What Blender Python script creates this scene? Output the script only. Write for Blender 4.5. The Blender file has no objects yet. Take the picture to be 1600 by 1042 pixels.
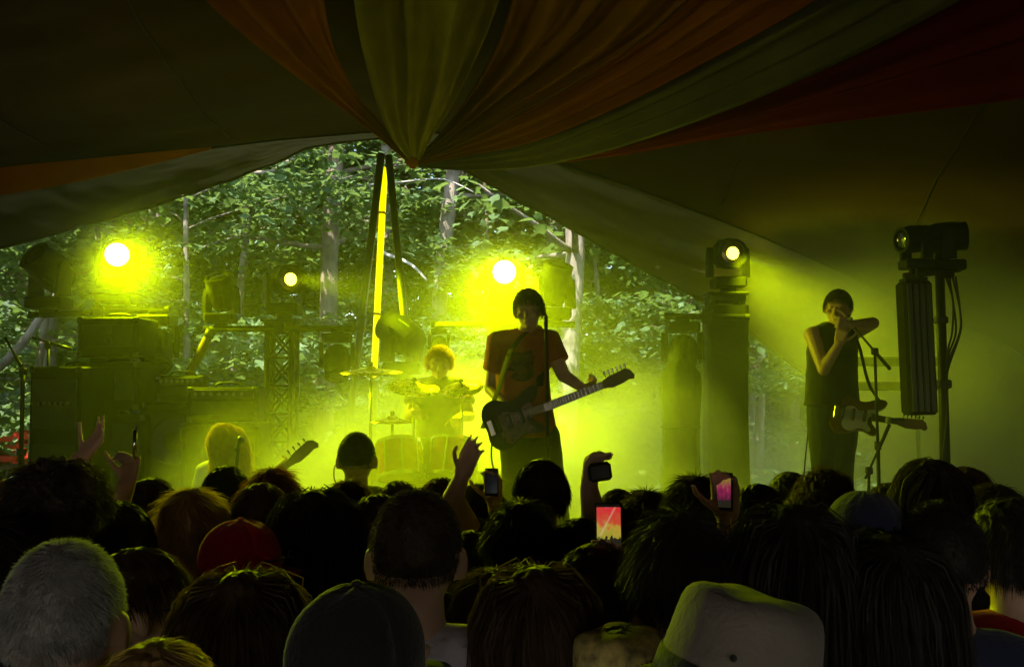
import bpy, bmesh, math, random
import numpy as np
from mathutils import Vector, Matrix, Euler, noise
random.seed(7); np.random.seed(7)
S = bpy.context.scene
COL = S.collection
PI = math.pi; R = math.radians

# ------------------------------------------------------------------ camera, sky, sun, exposure
F = 1537.0; PITCH = R(3.09); CAM = Vector((0, 0, 2.0))
cd = bpy.data.cameras.new('camera'); cam = bpy.data.objects.new('camera', cd); COL.objects.link(cam)
cam.location = CAM; cam.rotation_euler = (R(90) + PITCH, 0, 0)
cd.sensor_width = 36; cd.lens = 36 * F / 1600; cd.clip_start = 0.05; cd.clip_end = 800
S.camera = cam
SUN_EL, SUN_AZ = R(58), R(215)      # azimuth clockwise from +Y: behind and to the left of the viewer
W = bpy.data.worlds.new('World'); S.world = W; W.use_nodes = True
nt = W.node_tree; nt.nodes.clear()
sky = nt.nodes.new('ShaderNodeTexSky'); sky.sky_type = 'NISHITA'; sky.sun_disc = False
sky.sun_elevation = SUN_EL; sky.sun_rotation = SUN_AZ
bg = nt.nodes.new('ShaderNodeBackground'); bg.inputs[1].default_value = 0.15
wo = nt.nodes.new('ShaderNodeOutputWorld')
nt.links.new(sky.outputs[0], bg.inputs[0]); nt.links.new(bg.outputs[0], wo.inputs[0])
sl = bpy.data.lights.new('sun', 'SUN'); sl.energy = 5.0; sl.angle = R(0.5); sl.color = (1.0, .95, .86)
so = bpy.data.objects.new('sun', sl); COL.objects.link(so)
sd = Vector((math.sin(SUN_AZ) * math.cos(SUN_EL), math.cos(SUN_AZ) * math.cos(SUN_EL), math.sin(SUN_EL)))
so.location = sd * 60; so.rotation_euler = (-sd).to_track_quat('-Z', 'Y').to_euler()
S.view_settings.view_transform = 'Standard'; S.view_settings.look = 'None'
S.view_settings.exposure = 1.75; S.view_settings.gamma = 1.0; S.view_settings.use_curve_mapping = False
S.render.engine = 'CYCLES'
cy = S.cycles
cy.use_denoising = True
try: cy.denoiser = 'OPENIMAGEDENOISE'
except Exception: pass
cy.max_bounces = 4; cy.diffuse_bounces = 2; cy.glossy_bounces = 2; cy.transmission_bounces = 3
cy.volume_bounces = 2; cy.transparent_max_bounces = 8
cy.volume_step_rate = 1.5; cy.volume_max_steps = 48
cy.use_adaptive_sampling = True; cy.adaptive_threshold = .03
cy.sample_clamp_indirect = 4.0
cy.caustics_reflective = False; cy.caustics_refractive = False

def at(px, py, Y):
    """point seen at photograph pixel (px, py) at the distance Y down the tent"""
    a = (px - 800) / F; b = (521 - py) / F
    d = Vector((a, math.cos(PITCH) - b * math.sin(PITCH), math.sin(PITCH) + b * math.cos(PITCH)))
    return CAM + d * (Y / d.y)

# ------------------------------------------------------------------ materials
MATS = {}
def mat(name, col, rough=.7, metal=0, var=0, scale=8, bump=0, bscale=40, trans=0, spec=.4, tcol=None, var_col=None, emis=None, sheen=0, coat=0):
    if name in MATS: return MATS[name]
    m = bpy.data.materials.new(name); m.use_nodes = True; MATS[name] = m
    n = m.node_tree; b = n.nodes['Principled BSDF']; L = n.links
    b.inputs['Base Color'].default_value = (*col, 1); b.inputs['Roughness'].default_value = rough
    b.inputs['Metallic'].default_value = metal; b.inputs['Specular IOR Level'].default_value = spec
    if sheen: b.inputs['Sheen Weight'].default_value = sheen
    if coat: b.inputs['Coat Weight'].default_value = coat
    tc = n.nodes.new('ShaderNodeTexCoord')
    csock = None
    if var or var_col:
        t = n.nodes.new('ShaderNodeTexNoise'); t.inputs['Scale'].default_value = scale; t.inputs['Detail'].default_value = 5
        L.new(tc.outputs['Object'], t.inputs['Vector'])
        cr = n.nodes.new('ShaderNodeValToRGB'); L.new(t.outputs[0], cr.inputs[0])
        c2 = var_col or col
        cr.color_ramp.elements[0].position = .3; cr.color_ramp.elements[1].position = .72
        cr.color_ramp.elements[0].color = (*[c * (1 - var) for c in col], 1)
        cr.color_ramp.elements[1].color = (*[min(1, c * (1 + var)) for c in c2], 1)
        L.new(cr.outputs[0], b.inputs['Base Color']); csock = cr.outputs[0]
        rr = n.nodes.new('ShaderNodeMapRange'); L.new(t.outputs[0], rr.inputs[0])
        rr.inputs[3].default_value = max(.05, rough - .12); rr.inputs[4].default_value = min(1, rough + .12)
        L.new(rr.outputs[0], b.inputs['Roughness'])
    if bump:
        t2 = n.nodes.new('ShaderNodeTexNoise'); t2.inputs['Scale'].default_value = bscale; t2.inputs['Detail'].default_value = 4
        L.new(tc.outputs['Object'], t2.inputs['Vector'])
        bp = n.nodes.new('ShaderNodeBump'); bp.inputs['Strength'].default_value = bump; bp.inputs['Distance'].default_value = .02
        L.new(t2.outputs[0], bp.inputs['Height']); L.new(bp.outputs[0], b.inputs['Normal'])
    if trans:
        tr = n.nodes.new('ShaderNodeBsdfTranslucent'); tr.inputs[0].default_value = (*(tcol or col), 1)
        if csock and not tcol: L.new(csock, tr.inputs[0])
        mx = n.nodes.new('ShaderNodeMixShader'); mx.inputs[0].default_value = trans
        L.new(b.outputs[0], mx.inputs[1]); L.new(tr.outputs[0], mx.inputs[2])
        L.new(mx.outputs[0], n.nodes['Material Output'].inputs['Surface'])
    if emis:
        b.inputs['Emission Color'].default_value = (*emis[0], 1); b.inputs['Emission Strength'].default_value = emis[1]
    return m

# ------------------------------------------------------------------ mesh builder
class MB:
    def __init__(s): s.v = []; s.f = []; s.mi = []; s.cur = 0
    def add(s, vs, fs):
        o = len(s.v); s.v += [tuple(p) for p in vs]; s.f += [tuple(o + i for i in f) for f in fs]; s.mi += [s.cur] * len(fs); return s
    def box(s, c, size, rot=None, taper=1.0, bev=0.0):
        x, y, z = [k / 2 for k in size]; c = Vector(c)
        M_ = rot.to_matrix() if isinstance(rot, Euler) else (rot or Matrix.Identity(3))
        if bev > 0:
            b_ = min(bev, x * .9, y * .9, z * .9); vs = []
            for sx in (-1, 1):
                for sy in (-1, 1):
                    for sz in (-1, 1):
                        vs += [(sx * x, sy * (y - b_), sz * (z - b_)), (sx * (x - b_), sy * y, sz * (z - b_)), (sx * (x - b_), sy * (y - b_), sz * z)]
            bm = bmesh.new(); [bm.verts.new(p) for p in vs]; bm.verts.ensure_lookup_table()
            bmesh.ops.convex_hull(bm, input=bm.verts); bm.verts.index_update()
            return s.add([c + M_ @ v.co for v in bm.verts], [[v.index for v in f.verts] for f in bm.faces])
        vs = [(-x, -y, -z), (x, -y, -z), (x, y, -z), (-x, y, -z)] + [(a * taper, b * taper, z) for a, b in ((-x, -y), (x, -y), (x, y), (-x, y))]
        return s.add([c + M_ @ Vector(p) for p in vs], [(0, 3, 2, 1), (4, 5, 6, 7), (0, 1, 5, 4), (1, 2, 6, 5), (2, 3, 7, 6), (3, 0, 4, 7)])
    def tube(s, pts, r, n=8, cap=True, flat=1.0):
        pts = [Vector(p) for p in pts]; k = len(pts); rs = r if isinstance(r, (list, tuple)) else [r] * k
        up = Vector((0, 0, 1)); vs = []; fs = []; prev = None
        for i in range(k):
            t = (pts[min(i + 1, k - 1)] - pts[max(i - 1, 0)]); t = t.normalized() if t.length > 1e-9 else Vector((0, 0, 1))
            if prev is None:
                a = t.cross(up if abs(t.z) < .95 else Vector((1, 0, 0))).normalized()
            else:
                a = prev - t * prev.dot(t); a = a.normalized() if a.length > 1e-6 else t.orthogonal().normalized()
            prev = a; b = t.cross(a)
            for j in range(n):
                q = 2 * PI * j / n; vs.append(pts[i] + (a * math.cos(q) + b * math.sin(q) * flat) * rs[i])
        for i in range(k - 1):
            for j in range(n):
                j2 = (j + 1) % n; fs.append((i * n + j, i * n + j2, (i + 1) * n + j2, (i + 1) * n + j))
        if cap: fs += [tuple(range(n - 1, -1, -1)), tuple((k - 1) * n + j for j in range(n))]
        return s.add(vs, fs)
    def lathe(s, prof, n=16, M_=None, cap=True):
        """prof = [(r, z)], about local z, placed by matrix M_"""
        M_ = M_ or Matrix.Identity(4); vs = []; fs = []
        for r, z in prof:
            for j in range(n):
                q = 2 * PI * j / n; vs.append(M_ @ Vector((r * math.cos(q), r * math.sin(q), z)))
        for i in range(len(prof) - 1):
            for j in range(n):
                j2 = (j + 1) % n; fs.append((i * n + j, i * n + j2, (i + 1) * n + j2, (i + 1) * n + j))
        if cap: fs += [tuple(range(n - 1, -1, -1)), tuple((len(prof) - 1) * n + j for j in range(n))]
        return s.add(vs, fs)
    def ell(s, c, r, rot=None, nu=16, nv=10):
        M_ = (rot.to_matrix() if isinstance(rot, Euler) else rot) or Matrix.Identity(3) if rot is not None else Matrix.Identity(3)
        c = Vector(c); vs = [c + M_ @ Vector((0, 0, r[2]))]; fs = []
        for i in range(1, nv):
            th = PI * i / nv
            for j in range(nu):
                q = 2 * PI * j / nu
                vs.append(c + M_ @ Vector((r[0] * math.sin(th) * math.cos(q), r[1] * math.sin(th) * math.sin(q), r[2] * math.cos(th))))
        vs.append(c + M_ @ Vector((0, 0, -r[2]))); last = len(vs) - 1
        for j in range(nu): fs.append((0, 1 + j, 1 + (j + 1) % nu))
        for i in range(nv - 2):
            for j in range(nu):
                a = 1 + i * nu; fs.append((a + j, a + nu + j, a + nu + (j + 1) % nu, a + (j + 1) % nu))
        a = 1 + (nv - 2) * nu
        for j in range(nu): fs.append((a + j, last, a + (j + 1) % nu))
        return s.add(vs, fs)
    def prism(s, outline, h, M_=None, bev=0):
        """outline = [(x, y)] extruded 0..h along local z"""
        M_ = M_ or Matrix.Identity(4); n = len(outline)
        vs = [M_ @ Vector((x, y, 0)) for x, y in outline] + [M_ @ Vector((x, y, h)) for x, y in outline]
        fs = [tuple(range(n - 1, -1, -1)), tuple(range(n, 2 * n))] + [(i, (i + 1) % n, n + (i + 1) % n, n + i) for i in range(n)]
        return s.add(vs, fs)
    def grid(s, rows):
        n = len(rows[0]); vs = [p for r in rows for p in r]
        return s.add(vs, [(i * n + j, i * n + j + 1, (i + 1) * n + j + 1, (i + 1) * n + j) for i in range(len(rows) - 1) for j in range(n - 1)])
    def mesh(s, name, mats, smooth=False):
        me = bpy.data.meshes.new(name); me.from_pydata([tuple(p) for p in s.v], [], s.f)
        for m in (mats if isinstance(mats, (list, tuple)) else [mats]): me.materials.append(m)
        if isinstance(mats, (list, tuple)) and len(mats) > 1: me.polygons.foreach_set('material_index', s.mi)
        if smooth: me.polygons.foreach_set('use_smooth', [True] * len(s.f))
        me.update(); return me
    def build(s, name, m, parent=None, smooth=False, **kw):
        return obj(name, s.mesh(name, m, smooth), parent, **kw)

def obj(name, data, parent=None, label=None, cat=None, group=None, kind=None, loc=None, rz=None):
    o = bpy.data.objects.new(name, data); COL.objects.link(o)
    if parent is not None: o.parent = parent
    if loc is not None: o.location = loc
    if rz is not None: o.rotation_euler = (0, 0, rz)
    return tag(o, label, cat, group, kind)
def tag(o, label=None, cat=None, group=None, kind=None):
    if label: o['label'] = label
    if cat: o['category'] = cat
    if group: o['group'] = group
    if kind: o['kind'] = kind
    return o
def copy_tree(o, parent=None):
    c = o.copy(); COL.objects.link(c); c.parent = parent
    for ch in list(KIDS.get(o.name, o.children)):
        copy_tree(ch, c)
    return c
KIDS = {}
def crom(pts, n):
    """Catmull-Rom resample of a polyline into n points, by arc length"""
    P = [Vector(p) for p in pts]; P = [P[0] * 2 - P[1]] + P + [P[-1] * 2 - P[-2]]
    out = []
    for i in range(1, len(P) - 2):
        a, b, c, d = P[i - 1:i + 3]
        for k in range(12):
            t = k / 12
            out.append(.5 * (2 * b + (c - a) * t + (2 * a - 5 * b + 4 * c - d) * t * t + (3 * b - a - 3 * c + d) * t ** 3))
    out.append(P[-2])
    L_ = [0]
    for i in range(1, len(out)): L_.append(L_[-1] + (out[i] - out[i - 1]).length)
    res = []; j = 0
    for k in range(n):
        d = L_[-1] * k / (n - 1)
        while j < len(L_) - 2 and L_[j + 1] < d: j += 1
        t = (d - L_[j]) / max(1e-9, L_[j + 1] - L_[j]); res.append(out[j].lerp(out[j + 1], min(1, t)))
    return res
STAGE_Z = 0.80
# lamp powers (watts) and smoke banks: centre xyz, radii xyz, density
E_L, E_C, E_SL, E_R = 290, 205, 720, 75
BASE_HAZE = .019
SMOKE = [(.0, 7.85, .85, 2.2, 1.0, 1.5, 2.8), (.2, 7.9, 1.9, 1.9, .9, 1.3, .11), (0, 7.9, 2.92, .85, .5, .85, .13), (-3.28, 7.95, 3.08, .9, .5, .9, .10), (-.5, 6.45, 1.05, 1.8, .5, 1.1, 1.5),
         (3.55, 8.4, 2.1, 1.7, .65, 2.1, 1.4), (4.7, 8.2, 1.9, 1.3, .8, 1.8, .5), (2.35, 8.45, 1.0, .9, .5, 1.3, 1.8), (-2.4, 8.5, .85, 1.4, .5, .9, .5), (-.3, 4.8, 1.1, 2.2, .9, .7, .18)]
# ------------------------------------------------------------------ ground, stage
M_ground = mat('forest_floor', (.07, .05, .03), .95, var=.5, scale=1.5, bump=.6, bscale=14, var_col=(.09, .085, .035))
b = MB(); N = 60
rows = []
for i in range(N + 1):
    y = -12 + (i / N) ** 2 * 150
    rows.append([Vector((x, y, (0.0 if y < 9.5 else min(1, (y - 9.5) / 8) * (.25 * noise.noise(Vector((x * .2, y * .2, 0))) + .012 * (y - 9.5)) - .0)))
                 for x in [-90 + 180 * j / N for j in range(N + 1)]])
b.grid(rows); b.build('ground', M_ground, smooth=True, kind='structure')
M_deck = mat('stage_ply', (.045, .042, .038), .6, var=.3, scale=3, bump=.15, bscale=60)
M_black = mat('black_paint', (.018, .018, .018), .55, var=.3, scale=12)
stage = bpy.data.objects.new('stage', None); COL.objects.link(stage); stage.location = (0, 7.4, 0)
tag(stage, 'black plywood festival stage under the drum kit and amplifiers', 'stage')
SX0, SX1, SY0, SY1 = -5.4, 5.6, 5.45, 9.1
nx, ny = 9, 4
pw = (SX1 - SX0) / nx; pd = (SY1 - SY0) / ny
pm = MB().box((0, 0, 0), (pw - .008, pd - .008, .06), bev=.006).mesh('deck_panel', M_deck)
for i in range(nx):
    for j in range(ny):
        obj('deck_panel', pm, stage, loc=(SX0 + pw * (i + .5), SY0 + pd * (j + .5) - 7.4, STAGE_Z - .03 + random.uniform(-.0015, .0015)))
sk = MB()
rows = [[], []]
for i in range(161):
    x = SX0 + (SX1 - SX0) * i / 160; y = SY0 - 7.4 + .02 + .018 * math.sin(i * 1.3)
    rows[0].append(Vector((x, y, .005))); rows[1].append(Vector((x, y, STAGE_Z - .062)))
sk.grid(rows); sk.build('stage_skirt', mat('skirt_cloth', (.015, .015, .016), .9), stage, smooth=True)
lm = MB().tube([(0, 0, 0), (0, 0, STAGE_Z - .065)], .024).mesh('leg', M_black)
for i in range(0, nx + 1, 3):
    for y in (SY0 + .15, (SY0 + SY1) / 2, SY1 - .15): obj('leg', lm, stage, loc=(SX0 + .1 + (SX1 - SX0 - .2) * i / nx, y - 7.4, 0))

# ------------------------------------------------------------------ tent canopy
def xz_row(Y, pts, n=121):
    """row of canopy points at distance Y from (x, z) knots"""
    return crom([Vector((x, Y, z)) for x, z in pts], n)
def px_row(Y, pts, left, right, n=121):
    return crom([Vector((x, Y, z)) for x, z in left] + [at(px, py, Y) for px, py in pts] + [Vector((x, Y, z)) for x, z in right], n)
def lin(P, n):
    P = [Vector(p) for p in P]; xs = [p.x for p in P]
    out = []
    for k in range(n):
        x = -8 + 16 * k / (n - 1)
        j = 0
        while j < len(P) - 2 and xs[j + 1] < x: j += 1
        a, c = P[j], P[j + 1]; t = max(0, min(1, (x - a.x) / (c.x - a.x)))
        q = a.lerp(c, t); q.x = x; out.append(q)
    return out
NX = 241
def prow(Y, px, left, right):
    P = [Vector((x, Y, z)) for x, z in left] + [at(a, b_, Y) for a, b_ in px] + [Vector((x, Y, z)) for x, z in right]
    sm = crom(P, 300); return lin(sm, NX)
HEM = prow(9.3, [(-150, 425), (0, 386), (150, 346), (250, 316), (330, 291), (420, 256), (480, 229), (540, 219), (590, 216), (650, 226), (720, 262), (850, 334), (1000, 417), (1100, 472), (1210, 548), (1330, 640)],
           [(-8, 1.6), (-6.4, 2.45)], [(3.6, 1.0), (4.2, .5), (5.6, .25), (8, .2)])
EAVE = prow(8.9, [(-150, 290), (0, 263), (180, 245), (340, 229), (430, 218), (500, 212), (590, 205), (680, 206), (760, 222), (900, 262), (1050, 315), (1250, 395), (1450, 490), (1600, 560)],
            [(-8, 2.3), (-6.2, 3.2)], [(4.9, 1.5), (6, .6), (8, .3)])
SH1 = prow(7.2, [], [(-8, 2.9), (-5.5, 3.85), (-2, 4.4), (-1, 4.5)], [(.5, 4.5), (2, 4.25), (4, 3.65), (5.6, 2.9), (6.4, 2.2), (8, .5)])
SH2 = prow(4.8, [], [(-8, 3.1), (-5, 4.3), (-2, 4.95), (-.5, 5.15)], [(.5, 5.15), (2, 4.9), (5, 4.2), (6.2, 3.2), (8, 2.0)])
SH3 = prow(.5, [], [(-8, 3.1), (-5, 4.5), (-1, 5.5)], [(1, 5.5), (5, 4.5), (8, 2.8)])
SH4 = prow(-4.5, [], [(-8, 2.8), (-5, 4.0), (-1, 4.8)], [(1, 4.8), (5, 4.0), (8, 2.8)])
SH5 = prow(-7.5, [], [(-8, 1.2), (-5, 1.9), (-1, 2.5)], [(1, 2.5), (5, 1.9), (8, 1.2)])  # unseen rear edge; the opening below it is sized for daylight on the crowd
def loft(ctrl, per):
    rows = []
    C = [[c[j] for c in ctrl] for j in range(len(ctrl[0]))]
    n = per
    cols = [crom(c, n) for c in C]
    return [[cols[j][i] for j in range(len(cols))] for i in range(n)]
M_canvas = mat('tent_canvas', (.05, .022, .009), .8, var=.25, scale=1.2, bump=.25, bscale=9, spec=.25)
M_flap = mat('tent_flap_canvas', (.085, .06, .028), .75, var=.2, scale=1.5, bump=.25, bscale=8, spec=.3, trans=.03, tcol=(.12, .12, .06))
tent = bpy.data.objects.new('marquee_tent', None); COL.objects.link(tent)
tag(tent, 'big dark canvas marquee tent roof over stage and crowd, its open end facing the wood', 'tent')
def ripple(rows, amp, f, dirn):
    out = []
    for i, r in enumerate(rows):
        out.append([p + Vector((0, 0, amp * noise.noise(Vector((p.x * f[0] + dirn * p.y, p.y * f[1], 3.1))) + amp * .4 * noise.noise(Vector((p.x * f[0] * 1.6 + p.y * 2, p.y * f[1] * 4.5, 9))))) for p in r])
    return out
main = loft([EAVE, SH1, SH2, SH3, SH4, SH5], 150)
e0 = main[0]
main = [main[0]] + ripple(main[1:], .055, (.9, 2.2), .6)
b = MB(); b.grid(main); canopy = b.build('canopy', M_canvas, tent, smooth=True)
b = MB()
flap = loft([EAVE, [(a * .5 + c * .5) + Vector((0, .03, .05 if a.z - c.z > .15 else .0)) for a, c in zip(EAVE, HEM)], HEM], 30)
flap = [flap[0]] + [[p + Vector((0, .03 * noise.noise(Vector((p.x * 2.2, p.z * 3, i * .15))), .018 * noise.noise(Vector((p.x * 4, 5, i * .3))) * (i > 0))) for p in r] for i, r in enumerate(flap[1:], 1)]
flap = [flap[0]] + [[p + Vector((0, .05 * noise.noise(Vector((p.x * 1.1 + p.z * .9, p.z * 9 + p.x * 3.2, 4))), 0)) for p in r] for r in flap[1:]]
flap = [[p + Vector((0, .004, -.004)) for p in r] for r in flap]
b.grid(flap); b.build('end_flap', M_flap, tent, smooth=True)
# seam rope along the eave and the rolled hem
M_rope = mat('seam_rope', (.035, .03, .02), .9)
b = MB(); b.tube([p + Vector((0, -.012, -.012)) for p in e0[::2]], .009, 6); b.build('seam_rope', M_rope, tent, smooth=True)
b = MB(); b.tube([p + Vector((0, .006, 0)) for p in flap[-1][::2]], .016, 6); b.build('hem', mat('hem_webbing', (.06, .05, .03), .8), tent, smooth=True)
for j in range(16, NX - 8, 22):
    b = MB(); b.tube([r[j] + Vector((.02 * math.sin(i * .3), 0, -.008)) for i, r in enumerate(main[2:110:2])], .006, 5); b.build('seam', mat('seam_tape', (.03, .015, .007), .6), tent, smooth=True)
# side walls out of view, put in to block daylight from the interior
for sx in (-1, 1):
    b = MB(); cols = []
    for i in range(150):
        p = main[i][0 if sx < 0 else -1]
        cols.append([Vector((p.x + sx * .02 * math.sin(i * 1.7), p.y, p.z * (1 - k / 6))) for k in range(7)])
    b.grid(cols); b.build('side_wall', M_canvas, tent, smooth=True)
# ------------------------------------------------------------------ stage lamps
GY = (.74, 1.0, .0)       # yellow-green gel
M_case = mat('fixture_black', (.012, .012, .012), .65, var=.3, scale=20, bump=.1, bscale=90, spec=.15)
M_lensoff = mat('lens_dark', (.02, .02, .022), .12, spec=.6)
def lens_mat(name, col, st):
    return mat(name, (.1, .1, .05), .2, emis=(col, st))
def moving_head(foot, aim, hang=False, lit=None, label='', size=1.0, group='moving head stage lights', spot=None, lensr=.095):
    """base box, two-armed yoke and a tilting head; foot = where the base is clamped, aim = direction the lens faces"""
    foot = Vector(foot); aim = Vector(aim).normalized(); sg = -1 if hang else 1
    root = bpy.data.objects.new('moving_head_light', None); COL.objects.link(root); root.location = foot
    tag(root, label, 'stage light', group)
    k = size
    flat = Vector((aim.x, aim.y, 0)); pan = math.atan2(-flat.x, flat.y) if flat.length > .01 else 0
    Rz = Matrix.Rotation(pan, 3, 'Z')
    def T(p): return Rz @ Vector(p) * k
    b = MB(); b.box((0, 0, sg * .055 * k), (.27 * k, .23 * k, .09 * k), bev=.014 * k); b.build('base', M_case, root)
    b = MB(); b.box((0, 0, sg * .004 * k), (.1 * k, .05 * k, .05 * k), bev=.008); b.tube([(-.06 * k, 0, -sg * .02 * k), (.06 * k, 0, -sg * .02 * k)], .032 * k, 12); b.build('clamp', M_case, root)
    piv = Vector((0, 0, sg * .30 * k))
    for s_ in (-1, 1):
        b = MB()
        o = [(-.055, .0), (.055, .0), (.05, .16), (.035, .235), (0, .255), (-.035, .235), (-.05, .16)]
        Mx = Matrix.Translation(T((s_ * .155, 0, sg * .10))) @ (Rz @ Matrix(((0, 0, 1), (1, 0, 0), (0, sg, 0)))).to_4x4() @ Matrix.Translation((0, 0, -.02 * k)) @ Matrix.Diagonal((k, k, k, 1))
        b.prism(o, .04, Mx); b.build('yoke_arm', M_case, root)
    q = aim.to_track_quat('Z', 'Y').to_matrix().to_4x4()
    H = Matrix.Translation(piv) @ q @ Matrix.Diagonal((k, k, k, 1))
    b = MB(); b.lathe([(.05, -.17), (.09, -.165), (.115, -.13), (.128, -.05), (.13, .06), (.12, .12), (.122, .155), (.122, .165), (.098, .165), (.096, .14)], 24, H, cap=True)
    for a in range(6):
        an = a * PI / 3; b.box(H @ Vector((.128 * math.cos(an), .128 * math.sin(an), -.03)), (.012 * k, .012 * k, .12 * k), q.to_3x3())
    head = b.build('head', M_case, root, smooth=False)
    lr = lensr
    if lr < .09:
        b = MB(); b.lathe([(.095, .143), (lr + .012, .150), (lr, .1505)], 24, H, cap=False); b.build('reflector', mat('reflector', (.25, .23, .12), .25, .8), head, smooth=True)
    b = MB(); b.lathe([(lr, .143), (lr * .95, .152), (lr * .63, .162), (.0005, .167)], 24, H, cap=True)
    b.build('lens', lit if lit else M_lensoff, head, smooth=True)
    if spot:
        en, cone, aimv, rad = spot
        L = bpy.data.lights.new('lamp', 'SPOT'); L.energy = en; L.spot_size = cone; L.spot_blend = 1.0; L.color = GY; L.shadow_soft_size = rad
        lo = bpy.data.objects.new('lamp', L); COL.objects.link(lo); lo.parent = root
        lo.location = piv + (q.to_3x3() @ Vector((0, 0, .24 * k))); lo.rotation_euler = Vector(aimv).to_track_quat('-Z', 'Y').to_euler()
    return root
def aim_cam(p, dx=0, dz=0): return (CAM + Vector((dx, 0, dz)) - Vector(p)).normalized()
M_lit = lens_mat('lens_lit', (1, .93, .2), 6)
M_lit2 = lens_mat('lens_lit_soft', (1, .86, .03), 5)
LY = 8.25
P_L = at(183, 398, LY); P_C = at(788, 425, LY); P_SL = at(445, 438, LY); P_R = at(1137, 397, LY)
dz = Vector((0, 0, -.30))
moving_head(P_L + dz, aim_cam(P_L), lit=M_lit, label='blazing yellow moving head light on top of the far left black tower', spot=(E_L, R(116), Vector((.62, -.7, -.5)), .06))
moving_head(P_C + dz, aim_cam(P_C), lit=M_lit, label='blazing yellow moving head light directly above the guitarist in the middle', spot=(E_C, R(130), aim_cam(P_C) + Vector((0, 0, -.75)), .06))
moving_head(P_SL + dz, aim_cam(P_SL, 3.2, .6), lit=M_lit2, label='smaller glowing yellow moving head light on the open lattice truss tower', spot=(E_SL, R(42), Vector((3.6, 8.6, 2.1)) - P_SL, .05), lensr=.052)
moving_head(P_R + dz, aim_cam(P_R, 2.4, .4), lit=M_lit2, label='small round yellow light on top of the black tower right of the middle', spot=(E_R, R(104), Vector((3.2, 8.1, 1.3)) - P_R, .05), lensr=.052)

# ------------------------------------------------------------------ stage smoke
def make_smoke():
    x0, x1, y0, y1, z0, z1 = -5.3, 5.5, 3.6, 8.95, .84, 4.1
    b = MB(); b.box(((x0 + x1) / 2, (y0 + y1) / 2, (z0 + z1) / 2), (x1 - x0, y1 - y0, z1 - z0))
    m = bpy.data.materials.new('stage_smoke'); m.use_nodes = True; n = m.node_tree; n.nodes.clear(); L = n.links
    out = n.nodes.new('ShaderNodeOutputMaterial'); pv = n.nodes.new('ShaderNodeVolumePrincipled')
    L.new(pv.outputs[0], out.inputs['Volume'])
    pv.inputs['Color'].default_value = (.93, .93, .93, 1); pv.inputs['Anisotropy'].default_value = .35
    g = n.nodes.new('ShaderNodeNewGeometry'); sp = n.nodes.new('ShaderNodeSeparateXYZ'); L.new(g.outputs['Position'], sp.inputs[0])
    def mth(op, a, b_=None, c=None):
        q = n.nodes.new('ShaderNodeMath'); q.operation = op
        for i, v in enumerate((a, b_, c)):
            if v is None: continue
            if isinstance(v, (int, float)): q.inputs[i].default_value = v
            else: L.new(v, q.inputs[i])
        return q.outputs[0]
    def ramp(v, a, b_, lo=0., hi=1.):
        q = n.nodes.new('ShaderNodeMapRange'); q.interpolation_type = 'SMOOTHSTEP'
        L.new(v, q.inputs[0]); q.inputs[1].default_value = a; q.inputs[2].default_value = b_; q.inputs[3].default_value = lo; q.inputs[4].default_value = hi
        return q.outputs[0]
    X, Y, Z = sp.outputs
    t = n.nodes.new('ShaderNodeTexNoise'); t.inputs['Scale'].default_value = .85; t.inputs['Detail'].default_value = 1.5; t.inputs['Roughness'].default_value = .5
    L.new(g.outputs['Position'], t.inputs['Vector'])
    nz = t.outputs[0]
    def blob(cx, cy, cz, rx, ry, rz, amt):
        dx = mth('DIVIDE', mth('SUBTRACT', X, cx), rx); dy = mth('DIVIDE', mth('SUBTRACT', Y, cy), ry); dz_ = mth('DIVIDE', mth('SUBTRACT', Z, cz), rz)
        d2 = mth('ADD', mth('ADD', mth('MULTIPLY', dx, dx), mth('MULTIPLY', dy, dy)), mth('MULTIPLY', dz_, dz_))
        d2 = mth('ADD', d2, mth('MULTIPLY_ADD', nz, -1.6, .8))
        return mth('MULTIPLY', ramp(d2, 1.15, -.15), amt)
    total = None
    for bl in SMOKE:
        o = blob(*bl); total = o if total is None else mth('ADD', total, o)
    base = mth('MULTIPLY', ramp(Y, 3.7, 7.0, .3, 1.0), BASE_HAZE)
    base = mth('MULTIPLY', base, ramp(Z, 3.5, 2.3, .15, 1.0))
    base = mth('MULTIPLY', base, ramp(X, -3.2, -.9, .12, 1.0))
    dens = mth('ADD', total, base)
    L.new(dens, pv.inputs['Density'])
    try: m.cycles.volume_sampling = 'MULTIPLE_IMPORTANCE'
    except Exception: pass
    o = b.build('stage_smoke', m, label='yellow-green lit stage smoke drifting low over the stage and to the right', cat='smoke', kind='stuff')
    return o
make_smoke()
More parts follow.
